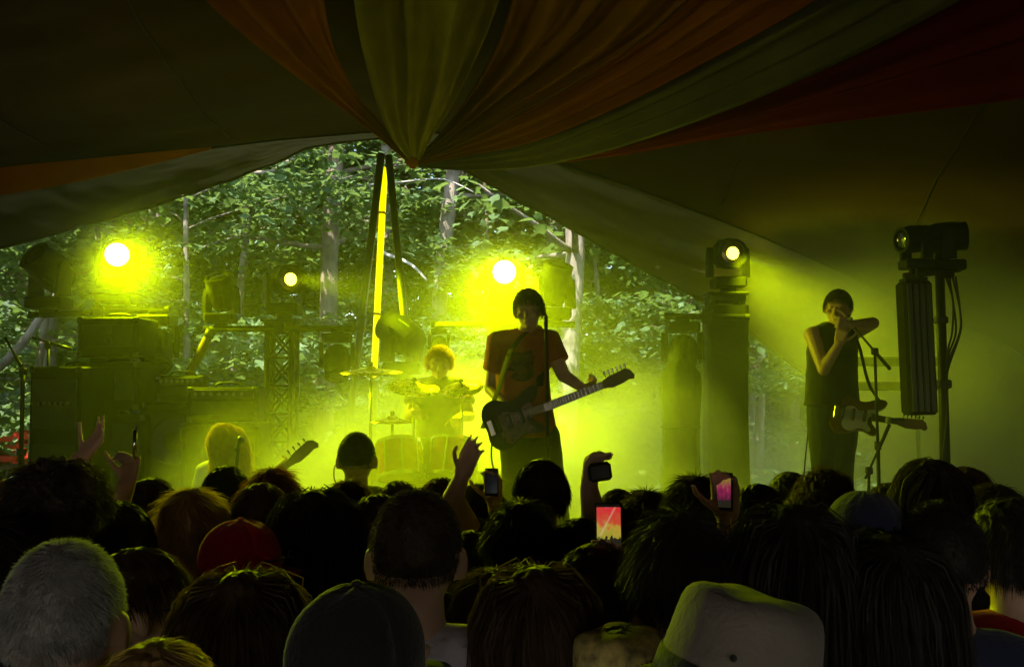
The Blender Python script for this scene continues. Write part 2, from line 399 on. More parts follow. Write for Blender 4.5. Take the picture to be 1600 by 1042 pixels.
# ------------------------------------------------------------------ wood behind the tent
def leaf_mat(name, c, c2, tr):
    m = mat(name, c, .55, var=.35, scale=.9, spec=.3, trans=.42, tcol=tr, var_col=c2); return m
M_leafA = leaf_mat('leaf_sycamore', (.075, .14, .05), (.11, .18, .06), (.17, .27, .05))
M_leafB = leaf_mat('leaf_beech', (.055, .115, .04), (.085, .15, .045), (.14, .23, .04))
M_leafC = leaf_mat('leaf_hazel', (.085, .155, .065), (.12, .2, .075), (.18, .28, .06))
def bark(name, c, c2):
    m = mat(name, c, .9, var=.35, scale=5, var_col=c2)
    n = m.node_tree; L = n.links; bsdf = n.nodes['Principled BSDF']
    tc = n.nodes.new('ShaderNodeTexCoord'); mp = n.nodes.new('ShaderNodeMapping'); mp.inputs['Scale'].default_value = (14, 14, 2.2)
    t = n.nodes.new('ShaderNodeTexNoise'); t.inputs['Scale'].default_value = 1.6; t.inputs['Detail'].default_value = 6
    bp = n.nodes.new('ShaderNodeBump'); bp.inputs['Strength'].default_value = .9; bp.inputs['Distance'].default_value = .03
    L.new(tc.outputs['Object'], mp.inputs[0]); L.new(mp.outputs[0], t.inputs['Vector']); L.new(t.outputs[0], bp.inputs['Height']); L.new(bp.outputs[0], bsdf.inputs['Normal'])
    return m
M_barkA = bark('bark_brown', (.13, .095, .065), (.2, .15, .105))
M_barkB = bark('bark_pale', (.17, .135, .10), (.26, .215, .17))
M_barkC = bark('bark_birch', (.36, .33, .28), (.48, .45, .4))
LEAF = np.array([(0, 0, 0), (.34, .30, .05), (.46, .62, .02), (.14, .72, .04), (0, 1.05, -.10), (-.14, .72, .04), (-.46, .62, .02), (-.34, .30, .05), (0, .5, -.05)])
LEAF_F = [(0, 1, 2, 8), (8, 2, 3, 4), (8, 4, 5, 6), (0, 8, 6, 7)]
def leaves_mesh(name, tips, dirs, per, spread, size, m, flatness=.3, rs=None):
    """leaf sprays: around each tip 'per' leaves spread in a flattened cloud"""
    rs = rs or np.random.RandomState(3); n = len(tips) * per
    c = np.repeat(np.array(tips), per, 0)
    off = rs.normal(0, 1, (n, 3)) * np.array([spread, spread, spread * flatness]); P = c + off
    yaw = rs.uniform(0, 2 * np.pi, n); pit = rs.normal(-.25, .35, n); rol = rs.normal(0, .38, n); sc = rs.uniform(.5, 1.3, n) * size
    cy_, sy = np.cos(yaw), np.sin(yaw); cp, sp_ = np.cos(pit), np.sin(pit); cr, sr = np.cos(rol), np.sin(rol)
    V = LEAF[None] * sc[:, None, None]
    x = V[..., 0] * cr[:, None] + V[..., 2] * sr[:, None]; z = -V[..., 0] * sr[:, None] + V[..., 2] * cr[:, None]; y = V[..., 1]
    y2 = y * cp[:, None] - z * sp_[:, None]; z2 = y * sp_[:, None] + z * cp[:, None]
    x3 = x * cy_[:, None] - y2 * sy[:, None]; y3 = x * sy[:, None] + y2 * cy_[:, None]
    VV = np.stack([x3, y3, z2], -1) + P[:, None]
    VV = VV.reshape(-1, 3).astype(np.float32)
    k = len(LEAF); Fc = (np.array(LEAF_F)[None] + (np.arange(n) * k)[:, None, None]).reshape(-1, 4)
    me = bpy.data.meshes.new(name); me.vertices.add(len(VV)); me.vertices.foreach_set('co', VV.ravel())
    me.loops.add(Fc.size); me.loops.foreach_set('vertex_index', Fc.ravel().astype(np.int32))
    me.polygons.add(len(Fc)); me.polygons.foreach_set('loop_start', np.arange(0, Fc.size, 4, dtype=np.int32))
    me.update(calc_edges=True); me.materials.append(m); return me
def wander(a, b_, n, amp, seed):
    a, b_ = Vector(a), Vector(b_); r = random.Random(seed); out = []; o = Vector((0, 0, 0))
    for i in range(n):
        t = i / (n - 1)
        if 0 < i: o = o * .75 + Vector((r.uniform(-1, 1), r.uniform(-1, 1), r.uniform(-.3, .3))) * amp
        out.append(a.lerp(b_, t) + o * (1 if i else 0))
    return out
def tree_proto(seed, h, r, low, crown_r, nlimb, per, spread, size, lm, bm_, lean=(0, 0), top=False):
    """trunk with limbs (one mesh) and a crown mesh of leaf sprays, both about the origin"""
    rd = random.Random(seed); rs = np.random.RandomState(seed)
    path = wander((0, 0, -.1), (lean[0], lean[1], h), 14, r * .45, seed)
    b = MB(); rad = [r * (1.25 if i == 0 else 1.06 if i == 1 else 1) * (1 - .62 * i / 13) for i in range(14)]
    b.tube(path, rad, 10); tips = []
    for i in range(nlimb):
        t = low + (1 - low) * (i + rd.random()) / nlimb; j = min(12, int(t * 13)); p = path[j].lerp(path[j + 1], t * 13 - j)
        an = rd.uniform(0, 2 * PI); ln = crown_r * rd.uniform(.6, 1.1) * (1.0 if not top else 1 - .45 * abs(t - .75))
        e = p + Vector((math.cos(an) * ln, math.sin(an) * ln, ln * rd.uniform(-.05, .55)))
        lp = wander(p, e, 7, ln * .035, seed * 31 + i); r0 = rad[j] * rd.uniform(.22, .42)
        b.tube(lp, [r0 * (1 - .8 * q / 6) for q in range(7)], 6)
        for q in (2, 3, 4, 5, 6):
            tips.append(lp[q] + Vector((0, 0, .05)))
            for _ in range(2 if q > 2 else 1):
                a2 = rd.uniform(0, 2 * PI); l2 = ln * rd.uniform(.18, .42)
                e2 = lp[q] + Vector((math.cos(a2) * l2, math.sin(a2) * l2, rd.uniform(-.15, .25) * l2))
                b.tube([lp[q], lp[q].lerp(e2, .5) + Vector((0, 0, .03)), e2], [r0 * .3, r0 * .2, r0 * .08], 4, cap=False); tips += [e2, lp[q].lerp(e2, .6)]
    tm = b.mesh('trunk', bm_, True)
    cm = leaves_mesh('crown', tips, None, per, spread, size, lm, rs=rs)
    return tm, cm
def plant_tree(name, proto, loc, rz=0, sc=1, label='', cat='tree', group='trees of the wood behind the stage'):
    root = obj(name, None, None, label, cat, group, loc=loc, rz=rz); root.scale = (sc,) * 3
    obj('trunk', proto[0], root); obj('crown', proto[1], root); return root
def gz(x, y):
    return (0.0 if y < 9.5 else min(1, (y - 9.5) / 8) * (.25 * noise.noise(Vector((x * .2, y * .2, 0))) + .012 * (y - 9.5)))
# prototypes: tall trunks with high crowns, and leafy understorey
TALL = [tree_proto(11, 15, .17, .42, 3.2, 13, 6, .34, .20, M_leafB, M_barkA, (.5, .2), True),
        tree_proto(12, 16, .16, .40, 3.4, 13, 6, .34, .20, M_leafA, M_barkB, (-.4, .3), True),
        tree_proto(13, 14, .14, .45, 3.0, 12, 6, .34, .20, M_leafB, M_barkA, (.9, -.2), True)]
UNDER = [tree_proto(21, 5.2, .055, .08, 2.0, 24, 15, .18, .135, M_leafA, M_barkA, (.3, .2)),
         tree_proto(22, 6.2, .06, .06, 2.3, 26, 15, .19, .145, M_leafC, M_barkB, (-.4, .1)),
         tree_proto(23, 4.4, .05, .05, 1.8, 22, 15, .17, .125, M_leafB, M_barkA, (.1, -.3)),
         tree_proto(24, 7.5, .07, .12, 2.6, 30, 15, .2, .145, M_leafA, M_barkA, (.5, .1))]
# tall trees that show as single trunks: pixel at mid height, distance, prototype bark, thickness in pixels
for i, (px, py, Y, w, lean, bk, lab) in enumerate([
    (514, 430, 13.5, 25, .10, M_barkA, 'straight brown tree trunk left of the tent poles, between truss and poles'),
    (574, 400, 17.0, 24, .2, M_barkA, 'dark tree trunk standing just behind the left tent pole'),
    (606, 420, 15.5, 17, -.1, M_barkB, 'beige tree trunk half hidden behind the yellow pole'),
    (689, 370, 14.5, 22, .35, M_barkB, 'pale leaning tree trunk between the tent poles and the bright middle light'),
    (887, 450, 13.0, 28, .05, M_barkB, 'thick pale tree trunk right of the bright middle light'),
    (980, 470, 18.0, 9, .55, M_barkC, 'thin white birch trunk, left one of the sunlit pair'),
    (990, 475, 18.4, 9, .50, M_barkC, 'thin white birch trunk, right one of the sunlit pair'),
    (1022, 480, 17.0, 15, .1, M_barkA, 'brown tree trunk left of the pale one near the right tent edge'),
    (1044, 485, 16.0, 15, -.05, M_barkB, 'pale tree trunk nearest the right tent edge'),
    (76, 560, 12.0, 24, .12, M_barkB, 'pale grey tree trunk low on the far left behind the stage'),
    (318, 470, 19.0, 12, -.5, M_barkA, 'thin leaning trunk behind the standing light left of the truss'),
    (360, 560, 16.0, 11, .3, M_barkB, 'thin light trunk low between the amplifiers and the truss'),
    (1188, 600, 14.0, 12, .1, M_barkA, 'tree trunk glimpsed right of the black tower under the tent edge')]):
    r = w * 1.25 / F * Y / 2; base = at(px, py, Y); h = random.uniform(13, 16)
    rd = random.Random(i + 50)
    lx = lean * 3; path = wander((-lx * (base.z / h), 0, 0), (lx * (1 - base.z / h) * 1.5, rd.uniform(-.4, .4), h), 16, r * .35, i + 90)
    b = MB(); rad = [r * (1.35 if k == 0 else 1.1 if k == 1 else 1.0) * (1 - .5 * k / 15) for k in range(16)]
    b.tube(path, rad, 14); tips = []
    for k in range(16):
        t = rd.uniform(.28, 1); j = min(14, int(t * 15)); p = path[j]; an = rd.uniform(0, 2 * PI); ln = rd.uniform(1.4, 3.0)
        e = p + Vector((math.cos(an) * ln, math.sin(an) * ln, ln * rd.uniform(0, .5))); lp = wander(p, e, 6, .07, i * 77 + k)
        b.tube(lp, [r * .33 * (1 - .8 * q / 5) for q in range(6)], 6)
        for q in (2, 3, 4, 5):
            tips += [lp[q], lp[q] + Vector((rd.uniform(-.5, .5), rd.uniform(-.5, .5), rd.uniform(-.1, .2)))]
    root = obj('forest_tree', None, None, lab, 'tree', 'trees of the wood behind the stage', loc=(base.x, Y, gz(base.x, Y) - .1))
    obj('trunk', b.mesh('trunk', bk, True), root)
    obj('crown', leaves_mesh('crown', tips, None, 5, .34, .19, [M_leafA, M_leafB][i % 2], rs=np.random.RandomState(i)), root)
# leafy understorey close behind the tent
k = 0
for (px, Y, p, sc, lab) in [(40, 11.6, 0, 1.0, 'leafy young sycamore at the far left edge, its leaves sunlit'),
                            (300, 12.2, 1, .92, 'young leafy tree with bright sunlit leaves above the standing light'),
                            (180, 14.6, 3, .95, 'leafy young tree behind the blazing left light'),
                            (420, 16.8, 3, .95, 'leafy young tree behind the lattice truss tower'),
                            (600, 18.2, 1, .9, 'leafy young tree behind the left tent pole'),
                            (785, 15.6, 0, 1.1, 'leafy young tree behind the guitarist under the right tent edge'),
                            (645, 17.5, 3, 1.0, 'leafy young tree between the two pale trunks in the middle'),
                            (955, 15.5, 1, 1.0, 'leafy young tree right of the thick pale trunk'),
                            (1080, 13.0, 2, 1.0, 'leafy young tree low beside the right black tower'),
                            (860, 17, 0, 1.1, 'leafy young tree farther back behind the thick pale trunk'),
                            (-120, 12.6, 3, .9, 'leafy young tree cut by the left edge of the picture'),
                            (660, 11.2, 2, .62, 'low leafy shrub behind the drummer')]:
    q = at(px, 604, Y); plant_tree('young_tree', UNDER[p], (q.x, Y, gz(q.x, Y) - .1), rz=k * 1.9, sc=sc, label=lab); k += 1
rd = random.Random(5)
for i in range(34):
    Y = 17 + 24 * (i / 34) ** 1.1 + rd.uniform(-1, 1); x = rd.uniform(-.62, .45) * Y
    plant_tree('young_tree', UNDER[i % 4], (x, Y, gz(x, Y) - .1), rz=rd.uniform(0, 6), sc=rd.uniform(1.0, 1.7), label='leafy understorey tree deep in the wood behind the stage', group='understorey trees deep in the wood')
for i in range(30):
    Y = 15 + 28 * (i / 30) + rd.uniform(-1, 1); x = rd.uniform(-.7, .5) * Y
    plant_tree('forest_tree', TALL[i % 3], (x, Y, gz(x, Y) - .1), rz=rd.uniform(0, 6), sc=rd.uniform(.85, 1.2), label='tall straight tree deep in the wood behind the stage', group='tall trees deep in the wood')
# far wood that reads as one mass
rs = np.random.RandomState(8)
tips = np.stack([rs.uniform(-40, 32, 5200), rs.uniform(42, 60, 5200), rs.uniform(0, 22, 5200)], -1)
obj('distant_wood', leaves_mesh('distant_wood', tips, None, 5, .6, .85, M_leafB, flatness=.6, rs=rs), None, 'far green mass of foliage closing off the wood', 'wood', kind='stuff')
# undergrowth and bare limbs
rs = np.random.RandomState(9)
Ys = 10.2 + 22 * rs.rand(2600) ** 1.5; xs = rs.uniform(-.7, .5, 2600) * Ys
tips = np.array([(x, y, gz(x, y) + rs.rand() ** 2 * .9 + .05) for x, y in zip(xs, Ys)])
obj('undergrowth', leaves_mesh('undergrowth', tips, None, 7, .16, .13, M_leafC, flatness=.5, rs=rs), None, 'low green undergrowth covering the forest floor', 'undergrowth', kind='stuff')
def limb(pts, r, m, lab):
    P = crom([at(*p) for p in pts], 12); n_ = len(P); b = MB(); rd_ = random.Random(len(lab))
    b.tube([p + Vector((rd_.uniform(-1, 1), 0, rd_.uniform(-1, 1))) * r * .3 for p in P], [r * (1 - .5 * i / n_) for i in range(n_)], 8)
    b.build('fallen_limb', m, None, True, label=lab, cat='branch', group='bare limbs caught in the trees')
limb([(-30, 600, 11.5), (30, 540, 11.4), (62, 500, 11.3), (100, 440, 11.2)], .065, M_barkB, 'slanting bare limb at the far left, leaning up to the right')
limb([(590, 392, 12.6), (640, 412, 12.4), (668, 438, 12.3)], .028, M_barkC, 'pale broken stick slanting down beside the right tent pole')
limb([(372, 272, 12.4), (425, 268, 12.5), (455, 250, 12.6), (492, 238, 12.7), (540, 236, 12.9)], .03, M_barkB, 'thin pale branch under the tent peak, left of the poles')
limb([(560, 290, 12.8), (620, 285, 12.7), (690, 280, 12.6), (740, 300, 12.5)], .014, M_barkC, 'thin twiggy branch between the tent pole and the pale leaning trunk')
# ------------------------------------------------------------------ people
def remesh(b, voxel, name, m, smooth=4, wrinkle=0, wf=9.0):
    me = bpy.data.meshes.new(name + '_src'); me.from_pydata([tuple(p) for p in b.v], [], b.f); me.update()
    ts = bpy.data.scenes.new('workshop'); o = bpy.data.objects.new(name + '_src', me); ts.collection.objects.link(o)
    r = o.modifiers.new('r', 'REMESH'); r.mode = 'VOXEL'; r.voxel_size = voxel; r.use_smooth_shade = True
    s_ = o.modifiers.new('s', 'SMOOTH'); s_.iterations = smooth; s_.factor = .5
    vl = ts.view_layers[0]; vl.update(); dg = vl.depsgraph
    out = bpy.data.meshes.new_from_object(o.evaluated_get(dg)); out.name = name
    bpy.data.objects.remove(o); bpy.data.meshes.remove(me); bpy.data.scenes.remove(ts)
    if wrinkle:
        n_ = len(out.vertices); co = np.empty(n_ * 3, np.float32); nr = np.empty(n_ * 3, np.float32)
        out.vertices.foreach_get('co', co); out.vertex_normals.foreach_get('vector', nr); co = co.reshape(-1, 3); nr = nr.reshape(-1, 3)
        kk = np.array([noise.noise((x * wf, y * wf, z * wf * .55)) + .5 * noise.noise((x * wf * 2.3 + z * 7, y * wf * 2.3, z * wf * 1.6)) for x, y, z in co.tolist()], np.float32)
        out.vertices.foreach_set('co', (co + nr * (kk * wrinkle)[:, None]).ravel())
    out.materials.clear(); out.materials.append(m)
    out.polygons.foreach_set('use_smooth', [True] * len(out.polygons)); out.update()
    return out
def cap(b, p0, p1, r0, r1, n=12):
    p0, p1 = Vector(p0), Vector(p1)
    d = p1 - p0
    if d.length < 1e-6: return b.ell(p0, (r0,) * 3)
    d.normalize(); pts = []; rs = []
    for k in range(5):
        a = -PI / 2 + PI / 2 * k / 4 * 1.0; pts.append(p0 + d * (r0 * math.sin(a))); rs.append(max(1e-4, r0 * math.cos(a)))
    for k in range(5):
        a = PI / 2 * k / 4; pts.append(p1 + d * (r1 * math.sin(a))); rs.append(max(1e-4, r1 * math.cos(a)))
    b.tube(pts, rs, n)
def chain(b, pts, rs, n=12):
    for i in range(len(pts) - 1): cap(b, pts[i], pts[i + 1], rs[i], rs[i + 1], n)
def hand(b, wrist, d, nrm, thumb_side=1, curl=(.3, .3, .3, .3), thumb_curl=.3, k=1.0, spread=.0):
    """palm, four unequal fingers and a thumb; d = towards the fingertips, nrm = the way the palm faces"""
    w = Vector(wrist); d = Vector(d).normalized(); nrm = Vector(nrm); nrm = (nrm - d * nrm.dot(d)).normalized(); ac = d.cross(nrm) * thumb_side
    for i in range(4):
        q = (1.5 - i) * .02 * k
        cap(b, w + ac * q * .75 + d * .012 * k, w + d * .085 * k + ac * q, .0155 * k, .0125 * k, 8)
    for i in range(4):
        q = (1.5 - i) * .0215 * k; p = w + d * (.088 - abs(i - 1) * .004) * k + ac * q; L_ = (.072, .080, .074, .058)[i] * k
        dr = (d + ac * spread * (1.5 - i)).normalized(); a = curl[i]; r0 = .0092 * k
        for sgm, fr in enumerate((.45, .31, .24)):
            ax = dr.cross(nrm); dr = (Matrix.Rotation(a * (1.0, 1.15, .8)[sgm], 3, ax) @ dr).normalized()
            p2 = p + dr * L_ * fr; cap(b, p, p2, r0, r0 * .9, 8); p = p2; r0 *= .9
    p = w + d * .022 * k + ac * .026 * k + nrm * .006 * k; dr = (d * .62 + ac * .75 + nrm * .28).normalized(); r0 = .0115 * k
    for sgm, L_ in enumerate((.042, .034, .028)):
        dr = (dr + (nrm * .5 + d * .35 - ac * .55) * thumb_curl * sgm).normalized()
        p2 = p + dr * L_ * k; cap(b, p, p2, r0, r0 * .9, 8); p = p2; r0 *= .9
def head_shape(b, c, Mh, k=1.0, face=True):
    """cranium, jaw, nose, lips, brow and ears about centre c; Mh turns the head, local +Y is forward"""
    def E(p, r, rot=None):
        rr = Mh @ (rot.to_matrix() if rot else Matrix.Identity(3)); b.ell(Vector(c) + Mh @ (Vector(p) * k), [q * k for q in r], rr, 20, 14)
    E((0, -.012, .012), (.076, .096, .103)); E((0, .028, -.035), (.064, .066, .075)); E((0, .045, -.078), (.046, .046, .038))
    E((0, .088, .025), (.052, .018, .012)); E((0, .102, -.018), (.0105, .016, .026), Euler((.35, 0, 0))); E((0, .112, -.034), (.0155, .014, .010))
    E((0, .094, -.058), (.024, .011, .007)); E((0, .092, -.069), (.022, .011, .007)); E((0, .085, -.095), (.02, .016, .014))
    for s_ in (-1, 1):
        E((s_ * .043, .074, -.022), (.022, .020, .018)); E((s_ * .030, .086, .008), (.0125, .0115, .0095))
        E((s_ * .085, -.010, -.012), (.010, .022, .033), Euler((.2, 0, s_ * -.35))); E((s_ * .077, -.001, -.036), (.007, .012, .012))
def body_prims(b, J, k=1.0, legs=True, headM=None, hands=True):
    """one body from joint positions J; every limb tapers between its joints"""
    g = J.get
    Mh = headM or Matrix.Identity(3)
    head_shape(b, J['head'], Mh, k)
    nb = Vector(J['neck']); hd = Vector(J['head'])
    chain(b, [nb, hd + Mh @ Vector((0, -.015, -.06)) * k], [.058 * k, .052 * k])
    ls, rs_ = Vector(J['shL']), Vector(J['shR']); pel = Vector(J['pelvis']); ch = Vector(J['chest'])
    ax = (rs_ - ls).normalized(); up = (nb - pel).normalized(); fw = up.cross(ax).normalized() * 1
    rot = Matrix((ax, fw, up)).transposed()
    b.ell(ch, (.158 * k, .108 * k, .19 * k), rot); b.ell(ch.lerp(pel, .55), (.138 * k, .10 * k, .17 * k), rot); b.ell(pel, (.158 * k, .115 * k, .125 * k), rot)
    for s_ in (ls, rs_): cap(b, nb - up * .015 * k, s_, .062 * k, .058 * k)
    for sd_ in 'LR':
        chain(b, [J['sh' + sd_], J['el' + sd_], J['wr' + sd_]], [.054 * k, .042 * k, .029 * k])
        if legs:
            kn = Vector(J['kn' + sd_]); an = Vector(J['an' + sd_])
            chain(b, [J['hip' + sd_], kn, an], [.092 * k, .06 * k, .042 * k]); cap(b, kn.lerp(an, .12), kn.lerp(an, .45), .055 * k, .052 * k)
            chain(b, [an + Vector((0, 0, -.03)), Vector(J['toe' + sd_])], [.042 * k, .032 * k])
    if hands:
        for sd_ in 'LR':
            h = J.get('hand' + sd_)
            if h: hand(b, J['wr' + sd_], h[0], h[1], h[2], h[3] if len(h) > 3 else (.35,) * 4, k=k)
            else: hand(b, J['wr' + sd_], Vector(J['wr' + sd_]) - Vector(J['el' + sd_]), (1 if sd_ == 'L' else -1, 0, 0), 1 if sd_ == 'L' else -1, (.3, .35, .4, .45), k=k)
def shirt_prims(b, J, k=1.0, sleeve=.55, grow=.014, hem=.08, tank=False, fit=1.0):
    ls, rs_ = Vector(J['shL']), Vector(J['shR']); pel = Vector(J['pelvis']); ch = Vector(J['chest']); nb = Vector(J['neck'])
    ax = (rs_ - ls).normalized(); up = (nb - pel).normalized(); fw = up.cross(ax).normalized(); rot = Matrix((ax, fw, up)).transposed(); g = grow
    b.ell(ch, (.158 * k * fit + g, .108 * k * fit + g, .19 * k + g), rot); b.ell(ch.lerp(pel, .55), (.15 * k * fit + g, .112 * k * fit + g, .17 * k), rot)
    # skirt of the shirt: an elliptical tube down past the belt
    n = 24; rings = []
    for t, w, d_ in ((.1, .155, .11), (.5, .155, .118), (.95, .168, .125), (1.0 + hem / .4, .175, .13)):
        c = ch.lerp(pel, t); rings.append([c + rot @ Vector(((w * fit + g) * k * math.cos(2 * PI * i / n), (d_ * fit + g) * k * math.sin(2 * PI * i / n), 0)) for i in range(n)])
    vs = [p for r in rings for p in r]; fs = [(i * n + j, i * n + (j + 1) % n, (i + 1) * n + (j + 1) % n, (i + 1) * n + j) for i in range(3) for j in range(n)]
    fs += [tuple(range(n - 1, -1, -1)), tuple(3 * n + j for j in range(n))]; b.add(vs, fs)
    for sd_, s_ in (('L', ls), ('R', rs_)):
        if tank: cap(b, nb.lerp(s_, .35) - up * .012 * k, nb.lerp(s_, .72) - up * .01 * k, .062 * k + g, .055 * k + g); continue
        cap(b, nb - up * .02 * k, s_, .062 * k + g * .8, .06 * k + g)
        e = Vector(J['el' + sd_]); q = s_.lerp(e, sleeve)
        d_ = (q - s_).normalized(); b.tube([s_ - d_ * .03, s_.lerp(q, .5), q], [.06 * k + g, .06 * k + g, .062 * k + g * 1.1], 16)
def trouser_prims(b, J, k=1.0, g=.012, length=.97):
    pel = Vector(J['pelvis']); b.ell(pel, (.16 * k + g, .12 * k + g, .125 * k + g))
    for sd_ in 'LR':
        kn = Vector(J['kn' + sd_]); an = Vector(J['an' + sd_]); chain(b, [J['hip' + sd_], kn, kn.lerp(an, length)], [.095 * k + g, .068 * k + g, .058 * k + g])
def stand_joints(h=1.75, female=False):
    k = h / 1.75; sw = .165 if female else .185
    J = dict(head=(0, .025, 1.632), neck=(0, -.012, 1.475), chest=(0, 0, 1.30), pelvis=(0, 0, .955),
             shL=(-sw, -.01, 1.42), shR=(sw, -.01, 1.42), elL=(-sw - .05, -.02, 1.13), elR=(sw + .05, -.02, 1.13), wrL=(-sw - .04, .06, .88), wrR=(sw + .04, .06, .88),
             hipL=(-.09, 0, .92), hipR=(.09, 0, .92), knL=(-.11, .02, .5), knR=(.11, .02, .5), anL=(-.12, -.02, .09), anR=(.12, -.02, .09), toeL=(-.14, .15, .035), toeR=(.14, .15, .035))
    return {a: Vector(v) * k for a, v in J.items()}
# ---- skin, cloth, hair colours
SKIN = [mat('skin_fair', (.48, .29, .21), .5, var=.12, scale=18, spec=.4), mat('skin_tan', (.34, .19, .12), .5, var=.12, scale=18, spec=.4), mat('skin_brown', (.16, .08, .05), .5, var=.12, scale=18, spec=.4)]
def cloth(name, c): return mat('cloth_' + name, c, .88, var=.18, scale=6, bump=.25, bscale=120, spec=.2, sheen=.15)
def hair_mat(name, c, tr=.35): return mat('hair_' + name, c, .6, var=.45, scale=30, spec=.25, trans=tr, tcol=tuple(min(1, q * 1.8) for q in c))
HAIR = dict(black=hair_mat('black', (.022, .018, .015), .2), brown=hair_mat('brown', (.075, .042, .02)), dark=hair_mat('dark', (.04, .027, .018), .25),
            blond=hair_mat('blond', (.34, .21, .075), .45), grey=hair_mat('grey', (.30, .29, .29), .35), ginger=hair_mat('ginger', (.2, .075, .025), .4))
def ribbons(name, P, width, m, extra=None, rs=None):
    """strands P (n, k, 3) as tapering ribbons, plus an optional under-shell (verts, faces)"""
    n, k, _ = P.shape; T = np.gradient(P, axis=1); rnd = rs.normal(0, 1, (n, 1, 3))
    side = np.cross(T, rnd); side /= np.linalg.norm(side, axis=-1, keepdims=True) + 1e-9
    wd = (width * (1 - .85 * (np.arange(k) / (k - 1)) ** 1.5))[None, :, None]
    V = np.stack([P - side * wd / 2, P + side * wd / 2], 2).reshape(-1, 3)
    base = (np.arange(n) * k * 2)[:, None]; j = np.arange(k - 1)[None] * 2
    Fc = np.stack([base + j, base + j + 1, base + j + 3, base + j + 2], -1).reshape(-1, 4)
    verts = V.tolist(); faces = Fc.tolist()
    if extra:
        o = len(verts); verts += [tuple(p) for p in extra[0]]; faces += [tuple(o + i for i in f) for f in extra[1]]
    me = bpy.data.meshes.new(name); me.from_pydata(verts, [], faces); me.materials.append(m); me.update(); return me
HAIRC = {}
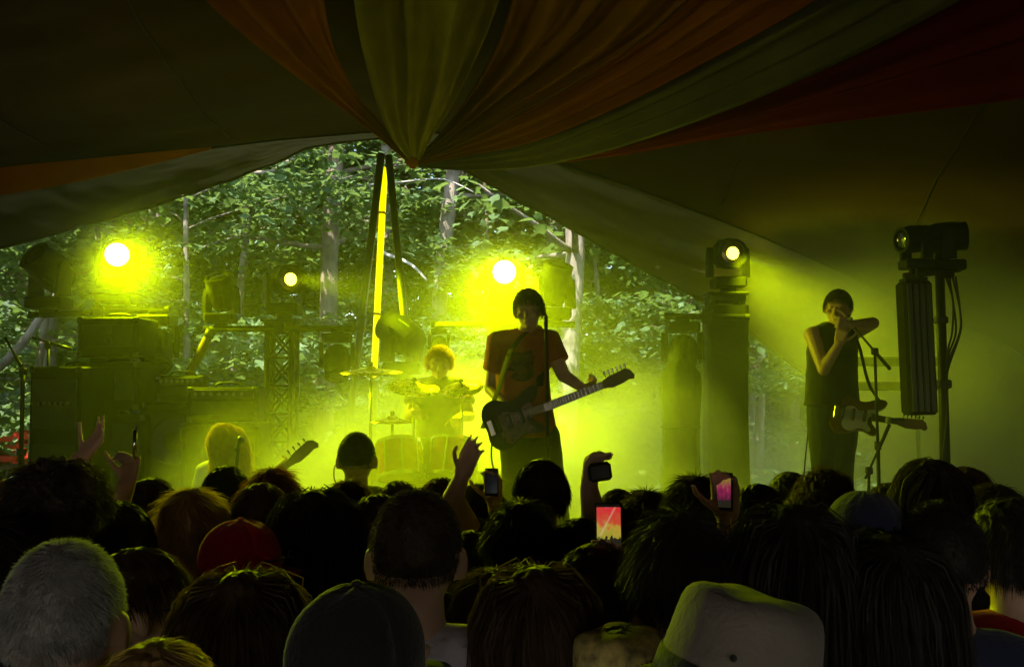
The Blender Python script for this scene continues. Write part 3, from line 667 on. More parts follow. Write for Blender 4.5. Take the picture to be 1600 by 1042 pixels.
def hair_mesh(style, seed=0, n=None):
    """hair about the head centre (head facing +Y)"""
    if style in ('short', 'messy', 'crop', 'long', 'curly'): seed = seed % 3
    key = (style, seed, n)
    if key in HAIRC: return HAIRC[key]
    rs = np.random.RandomState(seed * 13 + 5)
    cen = np.array((0, -.012, .012)); rad = np.array((.080, .100, .107))
    N = n or dict(crop=5500, short=5200, messy=4600, curly=2600, long=4600, bob=4200, bun=2800, fuzz=2600).get(style, 3000)
    d = rs.normal(0, 1, (N * 4, 3)); d /= np.linalg.norm(d, axis=1, keepdims=True)
    front = d[:, 1]; low = d[:, 2]
    ok = low > np.where(front > 0, -.15 + .75 * front, -.42 + .2 * np.clip(front + .6, 0, 1))   # hairline: high on the brow, down to the nape
    if style in ('fuzz',): ok = low > np.where(front > 0, -.05 + .6 * front, -.4)
    if style in ('crop', 'short', 'fuzz'): ok &= ~((np.abs(d[:, 0]) > .78) & (d[:, 2] < .02) & (d[:, 1] > -.4))
    d = d[ok][:N]; N = len(d); root = cen + d * rad
    nrm = d / rad; nrm /= np.linalg.norm(nrm, axis=1, keepdims=True)
    crown = np.array((0, -.35, .94)); away = nrm - crown; away -= nrm * (away * nrm).sum(1, keepdims=True)
    away /= np.linalg.norm(away, axis=1, keepdims=True) + 1e-6
    rnd = rs.normal(0, 1, (N, 3))
    cl = np.array([noise.noise_vector((p[0] * 16 + seed * 7.1, p[1] * 16, p[2] * 16)) for p in root.tolist()])   # clumping
    cl = cl - nrm * (cl * nrm).sum(1, keepdims=True) * .7
    shell_off, amp = .004, .002
    if style in ('crop', 'fuzz'):
        L_ = (.0085 if style == 'crop' else .005) * rs.uniform(.6, 1.3, N); k = 3
        dr = nrm * .38 + away * .85 + rnd * .2 + cl * .4
        P = np.stack([root + nrm * .003 + dr * (L_ * t)[:, None] for t in np.linspace(0, 1, k)], 1); wdt = .0016; shell_off, amp = .004, .0025
    elif style in ('short', 'messy'):
        L_ = (.040 if style == 'short' else .055) * rs.uniform(.5, 1.25, N); k = 4; mess = .25 if style == 'short' else .55
        dr = nrm * (.15 if style == 'short' else .28) + away * .95 + rnd * mess * .28 + cl * mess * 1.1; P = []
        for t in np.linspace(0, 1, k): P.append(root + dr * (L_ * t)[:, None] + np.array((0, 0, -1)) * (L_ * t * t * .3)[:, None])
        P = np.stack(P, 1) + nrm[:, None] * .008; wdt = .0021; shell_off, amp = .012, .006
    elif style == 'curly':
        L_ = .05 * rs.uniform(.5, 1.2, N); k = 7; ph = rs.uniform(0, 6.28, N); u = np.cross(nrm, rnd); u /= np.linalg.norm(u, axis=1, keepdims=True); w = np.cross(nrm, u)
        P = []
        for t in np.linspace(0, 1, k):
            q = ph + t * 9; P.append(root + nrm * .028 + cl * .016 + (nrm * .5 + cl * .9 + away * .5) * (L_ * t)[:, None] + (u * np.cos(q)[:, None] + w * np.sin(q)[:, None]) * (.012 * min(1, t * 3)))
        P = np.stack(P, 1); wdt = .0026; shell_off, amp = .036, .022
    else:
        drop = dict(long=-.42, bob=-.17, bun=-.06, pony=-.06)[style]; k = 9; P = [root]; p = root.copy()
        Lt = rs.uniform(.8, 1.12, N); hang = np.zeros(N, bool); step = (.26 - drop) / (k - 1) * .9
        for i in range(1, k):
            v = p - cen; sph = np.linalg.norm(v / (rad + .012), axis=1); nn = v / rad ** 2; nn /= np.linalg.norm(nn, axis=1, keepdims=True)
            down = np.array((0, 0, -1.0)) + 0 * v; aw = nn - crown; aw -= nn * (aw * nn).sum(1, keepdims=True); aw /= np.linalg.norm(aw, axis=1, keepdims=True) + 1e-6
            tan = np.where((v[:, 2:3] > .035) & (sph[:, None] < 1.15), aw, down) + cl * .2 + rnd * .05
            tan = tan + np.array((0, -.35, 0)) * (v[:, 1:2] > -.02) * (v[:, 2:3] > -.10)
            tan -= nn * np.minimum(0, (tan * nn).sum(1))[:, None] * (sph < 1.25)[:, None]
            tan -= nn * (tan * nn).sum(1)[:, None] * ((sph < 1.3) & (v[:, 2] > -.02))[:, None]
            tan /= np.linalg.norm(tan, axis=1, keepdims=True)
            p = p + tan * (step * Lt)[:, None]
            v = p - cen; sph = np.linalg.norm(v / (rad + .014), axis=1, keepdims=True); p = np.where((sph < 1) & (v[:, 2:3] > -.09), cen + v / np.maximum(sph, .3), p)
            if style in ('bun', 'pony'):
                knot = np.array((0, -.118, .02)); wgt = min(1, (i / (k - 1)) ** 1.2); p = p * (1 - wgt * .55) + (knot + rnd * .012) * wgt * .55
            P.append(p.copy())
        P = np.stack(P, 1); wdt = .0032; shell_off, amp = .009, .004
    # under-shell: a lumpy cap that follows the hairline
    b = MB(); nu, nv = 48, 30; vs = []; idx = {}
    for i in range(nv + 1):
        th = PI * i / nv
        for j in range(nu):
            q = 2 * PI * j / nu; dd = np.array((math.sin(th) * math.cos(q), math.sin(th) * math.sin(q), math.cos(th)))
            lim = (-.12 + .75 * dd[1]) if dd[1] > 0 else -.38
            if style in ('long',) and dd[1] < .25: lim = -.75
            if style in ('crop', 'short') and abs(dd[0]) > .72 and dd[1] > -.4: lim = max(lim, -.02)
            edge = max(0, min(1, (dd[2] - lim) / .22)); o_ = (shell_off + amp * noise.noise(Vector(dd * (11 if style == 'curly' else 7)) + Vector((seed, 0, 0)))) * edge - .008 * (1 - edge)
            vs.append(cen + dd * (rad + o_))
    fs = []
    for i in range(nv):
        for j in range(nu):
            a = (i * nu + j, i * nu + (j + 1) % nu, (i + 1) * nu + (j + 1) % nu, (i + 1) * nu + j)
            dd = (np.mean([vs[q] for q in a], 0) - cen) / rad; lim = (-.1 + .75 * dd[1]) if dd[1] > 0 else -.40
            if style in ('long',) and dd[1] < .25: lim = -.8
            if style in ('crop', 'short') and abs(dd[0]) > .72 and dd[1] > -.4: lim = max(lim, -.04)
            if dd[2] > lim and style != 'fuzz': fs.append(a)
    if style == 'bun':
        bb = MB(); bb.ell((0, -.125, .05), (.045, .035, .042), None, 16, 10)
        o = len(vs); vs += [np.array(p) * (1 + .02 * noise.noise(Vector(p) * 60)) for p in bb.v]; fs += [tuple(o + i for i in f) for f in bb.f]
    me = ribbons('hair', P, wdt, HAIR['brown'], (vs, fs), rs)
    HAIRC[key] = me; return me
def set_mat(o, m):
    o.material_slots[0].link = 'OBJECT'; o.material_slots[0].material = m; return o
# ------------------------------------------------------------------ performers
M_jeans = cloth('jeans', (.02, .022, .03)); M_shoe = mat('shoe', (.02, .02, .02), .5)
def shoes(J, root, k=1.0):
    for sd_ in 'LR':
        b = MB(); an = Vector(J['an' + sd_]); to = Vector(J['toe' + sd_]); chain(b, [an + Vector((0, 0, -.035)), an.lerp(to, .5) + Vector((0, 0, -.01)), to], [.052 * k, .05 * k, .042 * k])
        obj('shoe', remesh(b, .012, 'shoe', M_shoe, 2), root)
def world_person(J, skin, label, group, k=1.0, headM=None, voxel=.006):
    """J in world coordinates; returns (root body object, J relative to its feet)"""
    base = (J['anL'] + J['anR']) / 2; base.z = STAGE_Z
    K = {a: (v - base if isinstance(v, Vector) else v) for a, v in J.items()}
    b = MB(); body_prims(b, K, k, headM=headM)
    o = obj('person', remesh(b, voxel, 'body', skin, 3), None, label, 'person', group, loc=base)
    return o, K
def w(px, py, Y, dy=0): 
    p = at(px, py, Y); p.y += dy; p = at(px, py, Y + dy); return p
# --- guitarist, facing the crowd
GYY = 5.95
kG = .98
def floor_pt(px, Y, dz=0): 
    p = at(px, 604, Y); p.z = STAGE_Z + dz; return p
J = dict(head=w(826, 484, GYY, -.07), neck=w(820, 523, GYY), chest=w(814, 566, GYY), pelvis=w(822, 668, GYY),
         shR=w(779, 535, GYY), shL=w(858, 533, GYY), elR=w(767, 607, GYY, .05), wrR=w(797, 640, GYY, -.17), elL=w(880, 586, GYY, -.08), wrL=w(912, 607, GYY, -.2),
         hipR=w(806, 682, GYY), hipL=w(848, 682, GYY), knR=w(806, 790, GYY, -.04), knL=w(868, 790, GYY, -.04))
J['anR'] = floor_pt(800, GYY, .09); J['anL'] = floor_pt(884, GYY, .09); J['toeR'] = floor_pt(792, GYY - .17, .035); J['toeL'] = floor_pt(894, GYY - .17, .035)
J['handR'] = (Vector((.75, -.1, -.35)), Vector((.2, .9, -.1)), -1, (.5, .55, .6, .65)); J['handL'] = (Vector((.55, .35, .25)), Vector((-.1, .6, .75)), -1, (.95, .95, 1.0, 1.0))
hM = Euler((R(-10), R(6), R(180 - 12))).to_matrix()
g_o, K = world_person(J, SKIN[0], 'guitarist in an orange printed T-shirt at centre stage, playing a guitar', 'musicians on stage', kG, hM)
M_tee = mat('tee_orange_print', (.32, .085, .03), .88, var=.2, scale=5, bump=.3, bscale=110, spec=.2, var_col=(.38, .12, .05))
b = MB(); shirt_prims(b, K, kG, sleeve=.62, grow=.013, hem=.06, fit=1.0); sh = obj('shirt', remesh(b, .011, 'shirt', M_tee, 3, .007), g_o)
# dark print on the chest of the shirt, laid just proud of the cloth
b = MB(); cp = K['chest']
rd = random.Random(3)
M_print = mat('tee_print', (.03, .02, .02), .8, var=.5, scale=22, var_col=(.1, .04, .02))
for (dx, dz_, sx, sz) in ((0, -.02, .085, .05), (-.03, .03, .05, .03), (.04, .035, .04, .03), (0, -.09, .06, .03), (.05, -.07, .03, .025)):
    n_ = 12; vs = []
    for i in range(n_):
        a = 2 * PI * i / n_; rr = 1 + .25 * rd.uniform(-1, 1); x = dx + sx * rr * math.cos(a); z = dz_ + sz * rr * math.sin(a)
        y = -(.108 * kG * 1.08 + .034) * math.sqrt(max(.05, 1 - (x / .2) ** 2 - ((z) / .26) ** 2)) - .006; vs.append(Vector((cp.x + x, cp.y + y, cp.z + z)))
    b.add(vs, [tuple(range(n_))])
b.build('print', M_print, sh)
b = MB(); trouser_prims(b, K, kG); obj('trousers', remesh(b, .013, 'trousers', M_jeans, 3, .006), g_o); shoes(K, g_o, kG)
h = obj('hair', hair_mesh('short', 3), g_o); h.location = K['head']; h.rotation_euler = hM.to_euler(); h.scale = (kG,) * 3; set_mat(h, HAIR['brown'])
# --- guitars
def guitar(name, bodyc, tip, face, label, body_m, guard_m, body_len=.42, bass=False, cat='guitar'):
    """solid-body guitar from the middle of its body to the tip of its headstock; face = way the strings look"""
    c = Vector(bodyc); t = Vector(tip); X = (t - c).normalized(); Fc = Vector(face); Fc = (Fc - X * Fc.dot(X)).normalized(); Yv = Fc.cross(X)
    root = obj(name, None, None, label, cat, 'guitars being played'); root.location = c
    Mx = Matrix((X, Yv, Fc)).transposed().to_4x4(); Ln = (t - c).length; s_ = body_len / .42
    out = [(-.20, -.02), (-.205, -.10), (-.15, -.165), (-.07, -.165), (-.01, -.125), (.06, -.118), (.12, -.142), (.165, -.13), (.15, -.085), (.115, -.045), (.115, .045), (.17, .08), (.215, .135), (.19, .165), (.12, .155), (.05, .125), (-.02, .13), (-.09, .17), (-.165, .155), (-.205, .085)]
    out = [(p.x, p.y) for p in crom([Vector((x * s_, y * s_, 0)) for x, y in out + [out[0]]], 49)][:-1]
    b = MB(); b.prism(out, .044, Mx @ Matrix.Translation((0, 0, -.022)))
    bd = b.build('body', body_m, root)
    g2 = [(x * .62 + .01, y * .62 - .03) for x, y in out]; b = MB(); b.prism(g2, .003, Mx @ Matrix.Translation((0, 0, .0225))); b.build('pickguard', guard_m, bd)
    b = MB()
    for x in (-.10, -.03, .045): b.box(Mx @ Vector((x, 0, .031)), (.022, .085, .010), Mx.to_3x3(), bev=.003)
    b.build('pickup', M_black, bd)
    b = MB(); b.box(Mx @ Vector((-.145, 0, .03)), (.03, .09, .012), Mx.to_3x3(), bev=.002); b.build('bridge', mat('chrome', (.7, .7, .68), .2, 1.0), bd)
    hl = .19 if not bass else .22; nl = Ln - hl
    b = MB(); prof = [(.09, .028), (nl * .5, .025), (nl, .021)]
    n_ = 8; rings = []
    for x, w_ in prof:
        rings.append([Mx @ Vector((x, w_ * math.cos(q * PI / n_), -.024 * math.sin(q * PI / n_) + .026)) for q in range(n_ + 1)])
    k_ = n_ + 1; b.add([p for r_ in rings for p in r_], [(i * k_ + j, i * k_ + (j + 1) % k_, (i + 1) * k_ + (j + 1) % k_, (i + 1) * k_ + j) for i in range(2) for j in range(k_)])
    nk = b.build('neck', mat('maple_neck', (.12, .07, .03), .5, var=.2, scale=10), root)
    b = MB()
    for i in range(1, 21):
        x = nl - nl * .95 * (1 - 2 ** (-i / 12)); b.box(Mx @ Vector((x, 0, .0275)), (.0022, .044, .002), Mx.to_3x3())
    b.build('frets', MATS['chrome'], nk)
    b = MB(); hs = [(0, -.022), (.02, -.024), (.05, -.034), (.11, -.03), (.15, -.022), (.178, -.03), (.19, -.01), (.175, .028), (.15, .045), (.10, .04), (.05, .036), (.02, .028), (0, .022)]
    b.prism([(x * hl / .19, y) for x, y in hs], .014, Mx @ Matrix.Translation((nl, 0, .008))); hd_ = b.build('headstock', MATS['maple_neck'], root)
    for i in range(4 if bass else 6):
        b = MB(); x = nl + (.03 + .025 * i if not bass else .03 + .042 * i); b.box(Mx @ Vector((x, .062, .012)), (.012, .022, .009), Mx.to_3x3(), bev=.003); b.tube([Mx @ Vector((x, .035, .014)), Mx @ Vector((x, .058, .012))], .003, 6); b.build('tuning_peg', MATS['chrome'], hd_)
    b = MB()
    for i in range(4 if bass else 6):
        q = (i - (1.5 if bass else 2.5)) * (.011 if bass else .0068); b.tube([Mx @ Vector((-.14, q * 1.3, .038)), Mx @ Vector((nl, q, .031))], .0006, 4)
    b.build('strings', MATS['chrome'], root)
    return root, Mx
M_gwood = mat('guitar_dark', (.02, .012, .008), .5, spec=.25); M_pearl = mat('pickguard_white', (.3, .28, .22), .45); M_tort = mat('pickguard_dark', (.09, .03, .02), .3, var=.5, scale=40)
gb = w(805, 655, GYY, -.20); gt = w(991, 583, GYY, -.30)
gtr, GM = guitar('electric_guitar', gb, gt, (0.05, -1, .12), 'dark electric guitar held across the guitarist in the middle of the stage', M_gwood, M_tort, .37)
b = MB(); sp = [gb + GM.to_3x3() @ Vector((-.2, .02, 0)), w(778, 610, GYY, -.1), w(800, 545, GYY, -.14), w(838, 508, GYY, .02), w(845, 540, GYY, .13), gb + GM.to_3x3() @ Vector((.2, .13, -.03))]
b.tube(crom(sp, 40), .022, 6, flat=.12); b.build('strap', mat('strap_web', (.03, .02, .015), .8), gtr).data.transform(Matrix.Translation(-gb))
# --- singer on the right
SY = 7.15; kS = 1.05
J = dict(head=w(1309, 481, SY, -.03), neck=w(1303, 514, SY), chest=w(1300, 550, SY), pelvis=w(1300, 632, SY),
         shR=w(1269, 523, SY, -.05), shL=w(1332, 521, SY, .0), elR=w(1287, 577, SY, -.2), wrR=w(1311, 537, SY, -.27), elL=w(1364, 505, SY, -.12), wrL=w(1330, 507, SY, -.27),
         hipR=w(1284, 645, SY), hipL=w(1318, 645, SY), knR=w(1287, 740, SY, -.05), knL=w(1314, 742, SY, .0))
J['anR'] = floor_pt(1284, SY, .09); J['anL'] = floor_pt(1318, SY + .03, .09); J['toeR'] = floor_pt(1274, SY - .16, .035); J['toeL'] = floor_pt(1322, SY - .15, .035)
J['handR'] = (Vector((.15, -.25, .9)), Vector((.5, .85, 0)), -1, (.95, .95, 1.0, 1.0)); J['handL'] = (Vector((-.9, -.1, .15)), Vector((-.1, .95, .1)), -1, (.95, .95, 1.0, 1.0))
hS = Euler((R(-6), R(-4), R(180 - 28))).to_matrix()
s_o, K = world_person(J, SKIN[1], 'singer in a black sleeveless top on the right, both hands at a microphone', 'musicians on stage', kS, hS)
M_tank = cloth('tank_black', (.014, .013, .012))
b = MB(); shirt_prims(b, K, kS, grow=.014, hem=.0, tank=True, fit=1.08); obj('tank_top', remesh(b, .011, 'tank_top', M_tank, 3, .007), s_o)
b = MB(); trouser_prims(b, K, kS, .016); obj('trousers', remesh(b, .013, 'trousers', M_jeans, 3, .006), s_o); shoes(K, s_o, kS)
h = obj('hair', hair_mesh('short', 5), s_o); h.location = K['head']; h.rotation_euler = hS.to_euler(); h.scale = (kS,) * 3; set_mat(h, HAIR['dark'])
# microphone in the singer's hands
M_mic = mat('mic_metal', (.08, .08, .085), .4, .6); M_grille = mat('mic_grille', (.22, .22, .22), .45, .8, bump=.6, bscale=300)
def mic(name, a, b_, label, group='microphones'):
    a, b_ = Vector(a), Vector(b_); d = (b_ - a).normalized(); L_ = (b_ - a).length; root = obj(name, None, None, label, 'microphone', group, loc=a)
    Mx = d.to_track_quat('Z', 'Y').to_matrix().to_4x4(); b = MB(); b.lathe([(.010, 0), (.0115, .01), (.015, L_ * .68), (.02, L_ * .74), (.0235, L_ * .77)], 14, Mx); b.build('handle', M_mic, root, True)
    b = MB(); b.lathe([(.0235, L_ * .77), (.026, L_ * .84), (.025, L_ * .92), (.017, L_ * .985), (.002, L_)], 14, Mx); b.build('grille', M_grille, root, True); return root
m0 = w(1331, 498, SY, -.33); m1 = w(1314, 504, SY, -.20)
mic('microphone', m0, m1, 'hand-held microphone gripped at the mouth of the singer on the right')
sb = w(1340, 650, SY, -.20); st = w(1449, 668, SY, -.34)
sg_, SM = guitar('electric_guitar', sb, st, (.05, -.97, .25), 'electric guitar with a pale pickguard hanging low from the singer on the right', mat('guitar_sunburst', (.06, .02, .01), .3, var=.4, scale=6, coat=.3), M_pearl, body_len=.36)
b = MB(); sp = [sb + SM.to_3x3() @ Vector((.17, .1, -.02)), w(1358, 600, SY, -.12), w(1342, 540, SY, -.12), w(1325, 508, SY, .0), w(1300, 545, SY, .16), w(1275, 620, SY, .12), sb + SM.to_3x3() @ Vector((-.18, .02, 0))]
b.tube(crom(sp, 44), .022, 6, flat=.12); b.build('strap', MATS['strap_web'], sg_).data.transform(Matrix.Translation(-sb))
# --- drummer
DY = 7.25; kD = .98
J = dict(head=w(687, 569, DY, -.02), neck=w(686, 596, DY), chest=w(686, 626, DY), pelvis=w(686, 694, DY, .1),
         shR=w(653, 606, DY), shL=w(719, 606, DY), elR=w(640, 650, DY, -.08), elL=w(734, 650, DY, -.08), wrR=w(650, 640, DY, -.32), wrL=w(716, 652, DY, -.33),
         hipR=w(668, 700, DY, .08), hipL=w(704, 700, DY, .08))
for s_, px in (('R', 645), ('L', 730)):
    J['kn' + s_] = at(px, 712, DY - .38); J['an' + s_] = floor_pt(px, DY - .40, .28); J['toe' + s_] = floor_pt(px, DY - .56, .235)
J['handR'] = (Vector((.1, -.9, -.1)), Vector((0, 0, -1)), 1, (.9, .95, 1, 1)); J['handL'] = (Vector((-.1, -.9, -.1)), Vector((0, 0, -1)), -1, (.9, .95, 1, 1))
hD = Euler((R(-8), 0, R(180))).to_matrix()
d_o, K = world_person(J, SKIN[0], 'curly blond drummer seated behind the drum kit in the smoke', 'musicians on stage', kD, hD, .0075)
b = MB(); shirt_prims(b, K, kD, sleeve=.6, grow=.014, hem=.02); obj('shirt', remesh(b, .013, 'shirt', cloth('drummer', (.22, .18, .1)), 3, .006), d_o)
b = MB(); trouser_prims(b, K, kD); obj('trousers', remesh(b, .014, 'trousers', M_jeans, 3, .006), d_o); shoes(K, d_o, kD)
h = obj('hair', hair_mesh('curly', 2), d_o); h.location = K['head']; h.rotation_euler = hD.to_euler(); h.scale = (.85,) * 3; set_mat(h, HAIR['blond'])
# --- bassist kneeling on the left
BY = 6.5; kB = .98
J = dict(head=w(353, 690, BY, -.05), neck=w(348, 725, BY), chest=w(347, 765, BY), pelvis=w(350, 842, BY, .05),
         shR=w(322, 738, BY), shL=w(382, 738, BY, -.02), elR=w(308, 800, BY, .0), wrR=w(338, 815, BY, -.2), elL=w(405, 785, BY, -.08), wrL=w(432, 735, BY, -.22),
         hipR=w(336, 850, BY, .02), hipL=w(364, 850, BY, .02))
for s_, px in (('R', 328), ('L', 376)):
    J['kn' + s_] = floor_pt(px, BY - .36, .09); J['an' + s_] = floor_pt(px, BY + .06, .07); J['toe' + s_] = floor_pt(px, BY + .2, .04)
J['handL'] = (Vector((.5, .3, .4)), Vector((-.1, .6, .6)), -1, (.95, .95, 1, 1)); J['handR'] = (Vector((.8, -.1, -.2)), Vector((.2, .9, 0)), -1, (.5, .5, .6, .6))
hB = Euler((R(-4), R(4), R(180 - 40))).to_matrix()
b_o, K = world_person(J, SKIN[0], 'blond bass player kneeling at a microphone on the left of the stage', 'musicians on stage', kB, hB, .0075)
b = MB(); shirt_prims(b, K, kB, sleeve=.6, grow=.015, hem=.02); obj('shirt', remesh(b, .013, 'shirt', cloth('pale', (.55, .53, .5)), 3, .006), b_o)
b = MB(); trouser_prims(b, K, kB); obj('trousers', remesh(b, .014, 'trousers', M_jeans, 3, .006), b_o); shoes(K, b_o, kB)
h = obj('hair', hair_mesh('long', 4), b_o); h.location = K['head']; h.rotation_euler = hB.to_euler(); h.scale = (.95,) * 3; set_mat(h, HAIR['blond'])
bb_ = w(352, 800, BY, -.22); bt = w(497, 690, BY, -.34)
bs, BM = guitar('bass_guitar', bb_, bt, (.1, -1, .1), 'bass guitar of the kneeling player, its headstock rising above the crowd on the left', M_gwood, M_tort, .45, True, cat='bass guitar')
# ------------------------------------------------------------------ tent poles, truss, amplifiers, drums
M_steel = mat('dull_steel', (.16, .165, .17), .45, .7, var=.25, scale=10)
M_alu = mat('truss_black', (.02, .02, .02), .65, 0, spec=.2)
def thing(name, label, cat, loc, group=None): return obj(name, None, None, label, cat, group, loc=loc)
def rel(root): return Vector(root.location)
def pole(a, b_, r, m, name, label, group=None, cat='pole'):
    a, b_ = Vector(a), Vector(b_); root = thing(name, label, cat, b_, group)
    b = MB(); b.tube([Vector((0, 0, 0)), a - b_], r, 14); b.build('shaft', m, root, True)
    b = MB(); b.tube([(a - b_) * .0 + Vector((0, 0, -.0)), (a - b_).normalized() * .12], r * 1.35, 14); b.build('foot_sleeve', M_black, root, True)
    b = MB(); t_ = (a - b_).length; d = (a - b_).normalized(); b.tube([d * (t_ * .52), d * (t_ * .52 + .14)], r * 1.18, 14); b.build('joint_sleeve', m, root, True); return root
PY = 8.45
def deck(px, Y): p = at(px, 604, Y); p.z = STAGE_Z + .002; return p
ap = at(598, 238, PY)
M_pole = mat('pole_grey', (.10, .105, .115), .38, .5, var=.2, scale=8)
dirn = at(553, 600, PY + .0) - at(596, 240, PY); k_ = (STAGE_Z - at(596, 240, PY).z) / dirn.z
pole(at(596, 240, PY), at(596, 240, PY) + dirn * k_, .034, M_pole, 'tent_pole', 'grey metal tent pole, left leg of the pair under the drapes', 'tent poles under the drapes')
dirn = at(634, 520, PY - .1) - at(607, 243, PY - .1); k_ = (STAGE_Z - at(607, 243, PY - .1).z) / dirn.z
pole(at(607, 243, PY - .1), at(607, 243, PY - .1) + dirn * k_, .032, M_pole, 'tent_pole', 'grey metal tent pole, right leg of the pair under the drapes', 'tent poles under the drapes')
# yellow pole between the legs; emission replaces the lamp light falling on it
root = thing('glow_lit_pole', 'tall yellow-lit pole between the two tent poles, its light given as glow', 'light tube', deck(586, PY + .15))
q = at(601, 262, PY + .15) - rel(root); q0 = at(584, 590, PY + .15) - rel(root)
M_pole_glow = mat('pole_light_as_glow', (.5, .42, .02), .3, emis=((.85, .72, .0), .5))
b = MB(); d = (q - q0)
b.box(q0 + d * .5, (.10, .05, d.length), d.to_track_quat('Z', 'Y').to_matrix(), bev=.018); tb = b.build('tube', M_pole_glow, root)
b = MB()
for t in (.3, .78): b.box(q0 + d * t, (.114, .066, .02), d.to_track_quat('Z', 'Y').to_matrix(), bev=.01)
b.build('clip', mat('pole_clip', (.25, .16, .02), .6), tb)
b = MB(); b.box(q0 * .5 + Vector((0, 0, -.01)), (.05, .04, q0.z - .04)); b.box((0, 0, .012), (.3, .3, .024), bev=.006); b.build('foot', M_black, root)
# lattice truss tower
def truss(base, top_z, wd, label, group, clad=False):
    base = Vector(base); root = thing('truss_tower', label, 'truss tower', base, group); H = top_z - base.z; h = wd / 2 - .024
    b = MB(); b.box((0, 0, .012), (wd + .3, wd + .3, .02), bev=.004); b.build('base_plate', M_alu, root)
    b = MB(); b.box((0, 0, H - .01), (wd + .05, wd + .05, .02), bev=.004); b.box((0, 0, H - .05), (wd, wd, .05), bev=.004); b.build('top_plate', M_alu, root)
    cm = MB().tube([(0, 0, .02), (0, 0, H - .06)], .024, 10).mesh('chord', M_alu, True)
    for sx in (-1, 1):
        for sy in (-1, 1): obj('chord', cm, root, loc=(sx * h, sy * h, 0))
    n = max(3, int(H / (wd * .95))); st = (H - .14) / n
    bm_ = MB().tube([(-h, 0, 0), (h, 0, st)], .011, 6).mesh('brace', M_alu); hm = MB().tube([(-h, 0, 0), (h, 0, 0)], .011, 6).mesh('rung', M_alu)
    for i in range(n):
        for f in range(4):
            an = f * PI / 2; o = obj('brace', bm_, root, loc=(math.sin(an) * h, -math.cos(an) * h, .05 + st * i), rz=an)
            if (i + f) % 2: o.scale = (-1, 1, 1)
            if f in (0, 2):
                o2 = obj('brace', bm_, root, loc=(math.sin(an) * h, -math.cos(an) * h + .022, .05 + st * i), rz=an); o2.scale = (1 if (i + f) % 2 else -1, 1, 1)
            if f != 2: obj('rung', hm, root, loc=(math.sin(an) * h, -math.cos(an) * h, .05 + st * i), rz=an)
    if clad:
        b = MB(); rows = []
        for i in range(40):
            t = i / 39; z = .03 + (H - .14) * t; r_ = wd / 2 + .02
            rows.append([Vector((r_ * (1 + .05 * math.sin(a * 5 + z * 2)) * max(-1, min(1, 1.35 * math.cos(a))), r_ * (1 + .05 * math.sin(a * 5 + z * 2)) * max(-1, min(1, 1.35 * math.sin(a))), z)) for a in [2 * PI * j / 32 for j in range(33)]])
        b.grid(rows); b.build('cloth_cover', mat('scrim_black', (.012, .012, .011), .85, bump=.2, bscale=30), root, True)
    return root
TR = 'black truss towers at the back of the stage'
truss(deck(440, 8.25), P_SL.z - .335, .25, 'open black lattice truss tower carrying the small glowing light on the left', TR)
truss(deck(788, 8.25), P_C.z - .335, .25, 'black truss tower hidden behind the guitarist under the bright middle light', TR)
truss(deck(1134, 8.25), P_R.z - .335, .29, 'black cloth-wrapped tower right of the middle with a small light on top', TR, True)
truss(deck(183, 8.25), P_L.z - .335, .30, 'black cloth-wrapped tower at the far left under the blazing light', TR, True)
def bar(a, b_, label):
    a, b_ = Vector(a), Vector(b_); m_ = (a + b_) / 2; root = thing('cross_bar', label, 'cross bar', m_, 'cross bars on the truss towers')
    b = MB(); b.tube([a - m_, b_ - m_], .026, 10); b.build('tube', M_alu, root, True)
    for s_ in (a, b_):
        b = MB(); d = (s_ - m_).normalized(); b.tube([s_ - m_ - d * .02, s_ - m_ + d * .012], .03, 10); b.build('end_cap', M_black, root)
    b = MB(); b.box((0, 0, 0), (.09, .075, .09), bev=.01); b.build('coupler', M_alu, root); return root
LB = 8.07
bar(at(322, 514, LB), at(552, 513, LB), 'black cross bar on the open lattice tower')
bar(at(676, 507, LB), at(896, 507, LB), 'black cross bar behind the guitarist')
bar(at(1040, 494, LB), at(1168, 496, LB), 'black cross bar on the tower right of the middle')
bar(at(48, 492, LB), at(262, 484, LB), 'black cross bar on the far left tower')
up = Vector((0, 0, .03)); MH = moving_head
MH(at(345, 512, LB) + up, (-.15, -.5, .95), label='unlit moving head light standing on the left end of the lattice tower bar', size=.86)
MH(at(527, 514, LB) - up, (.1, -.55, -.9), True, label='unlit moving head light hanging from the right end of the lattice tower bar', size=.82)
MH(at(866, 507, LB) + up, (.2, -.35, .9), label='unlit moving head light standing right of the bright middle light', size=1.02)
MH(at(686, 507, LB) - up, (0, -.5, -.6), True, label='small unlit light hanging behind the drummer', size=.5)
MH(at(1066, 496, LB) - up, (-.2, -.55, -.75), True, label='unlit moving head light hanging left of the cloth-wrapped right tower', size=.95)
MH(at(76, 491, LB) + up, (-.35, -.6, .5), label='big unlit moving head light standing at the far left', size=1.12)
MH(at(246, 485, LB) - up, (.2, -.5, -.75), True, label='unlit moving head light hanging below the blazing left light', size=1.0)
root = thing('lamp_stand', 'dark light stand behind the drums beside the yellow pole', 'stand', deck(628, 8.3))
hgt = at(628, 588, 8.3).z - STAGE_Z
b = MB(); b.tube([(0, 0, .3), (0, 0, hgt)], .022); b.build('column', M_black, root, True)
for i in range(3):
    a = i * 2 * PI / 3; b = MB(); b.tube([(0, 0, .45), (.38 * math.cos(a), .38 * math.sin(a), .012)], .012, 6); b.build('leg', M_black, root, True)
MH(at(628, 587, 8.3), (-.6, .45, .4), label='dark moving head light tilted left on a stand behind the drums', size=1.15)

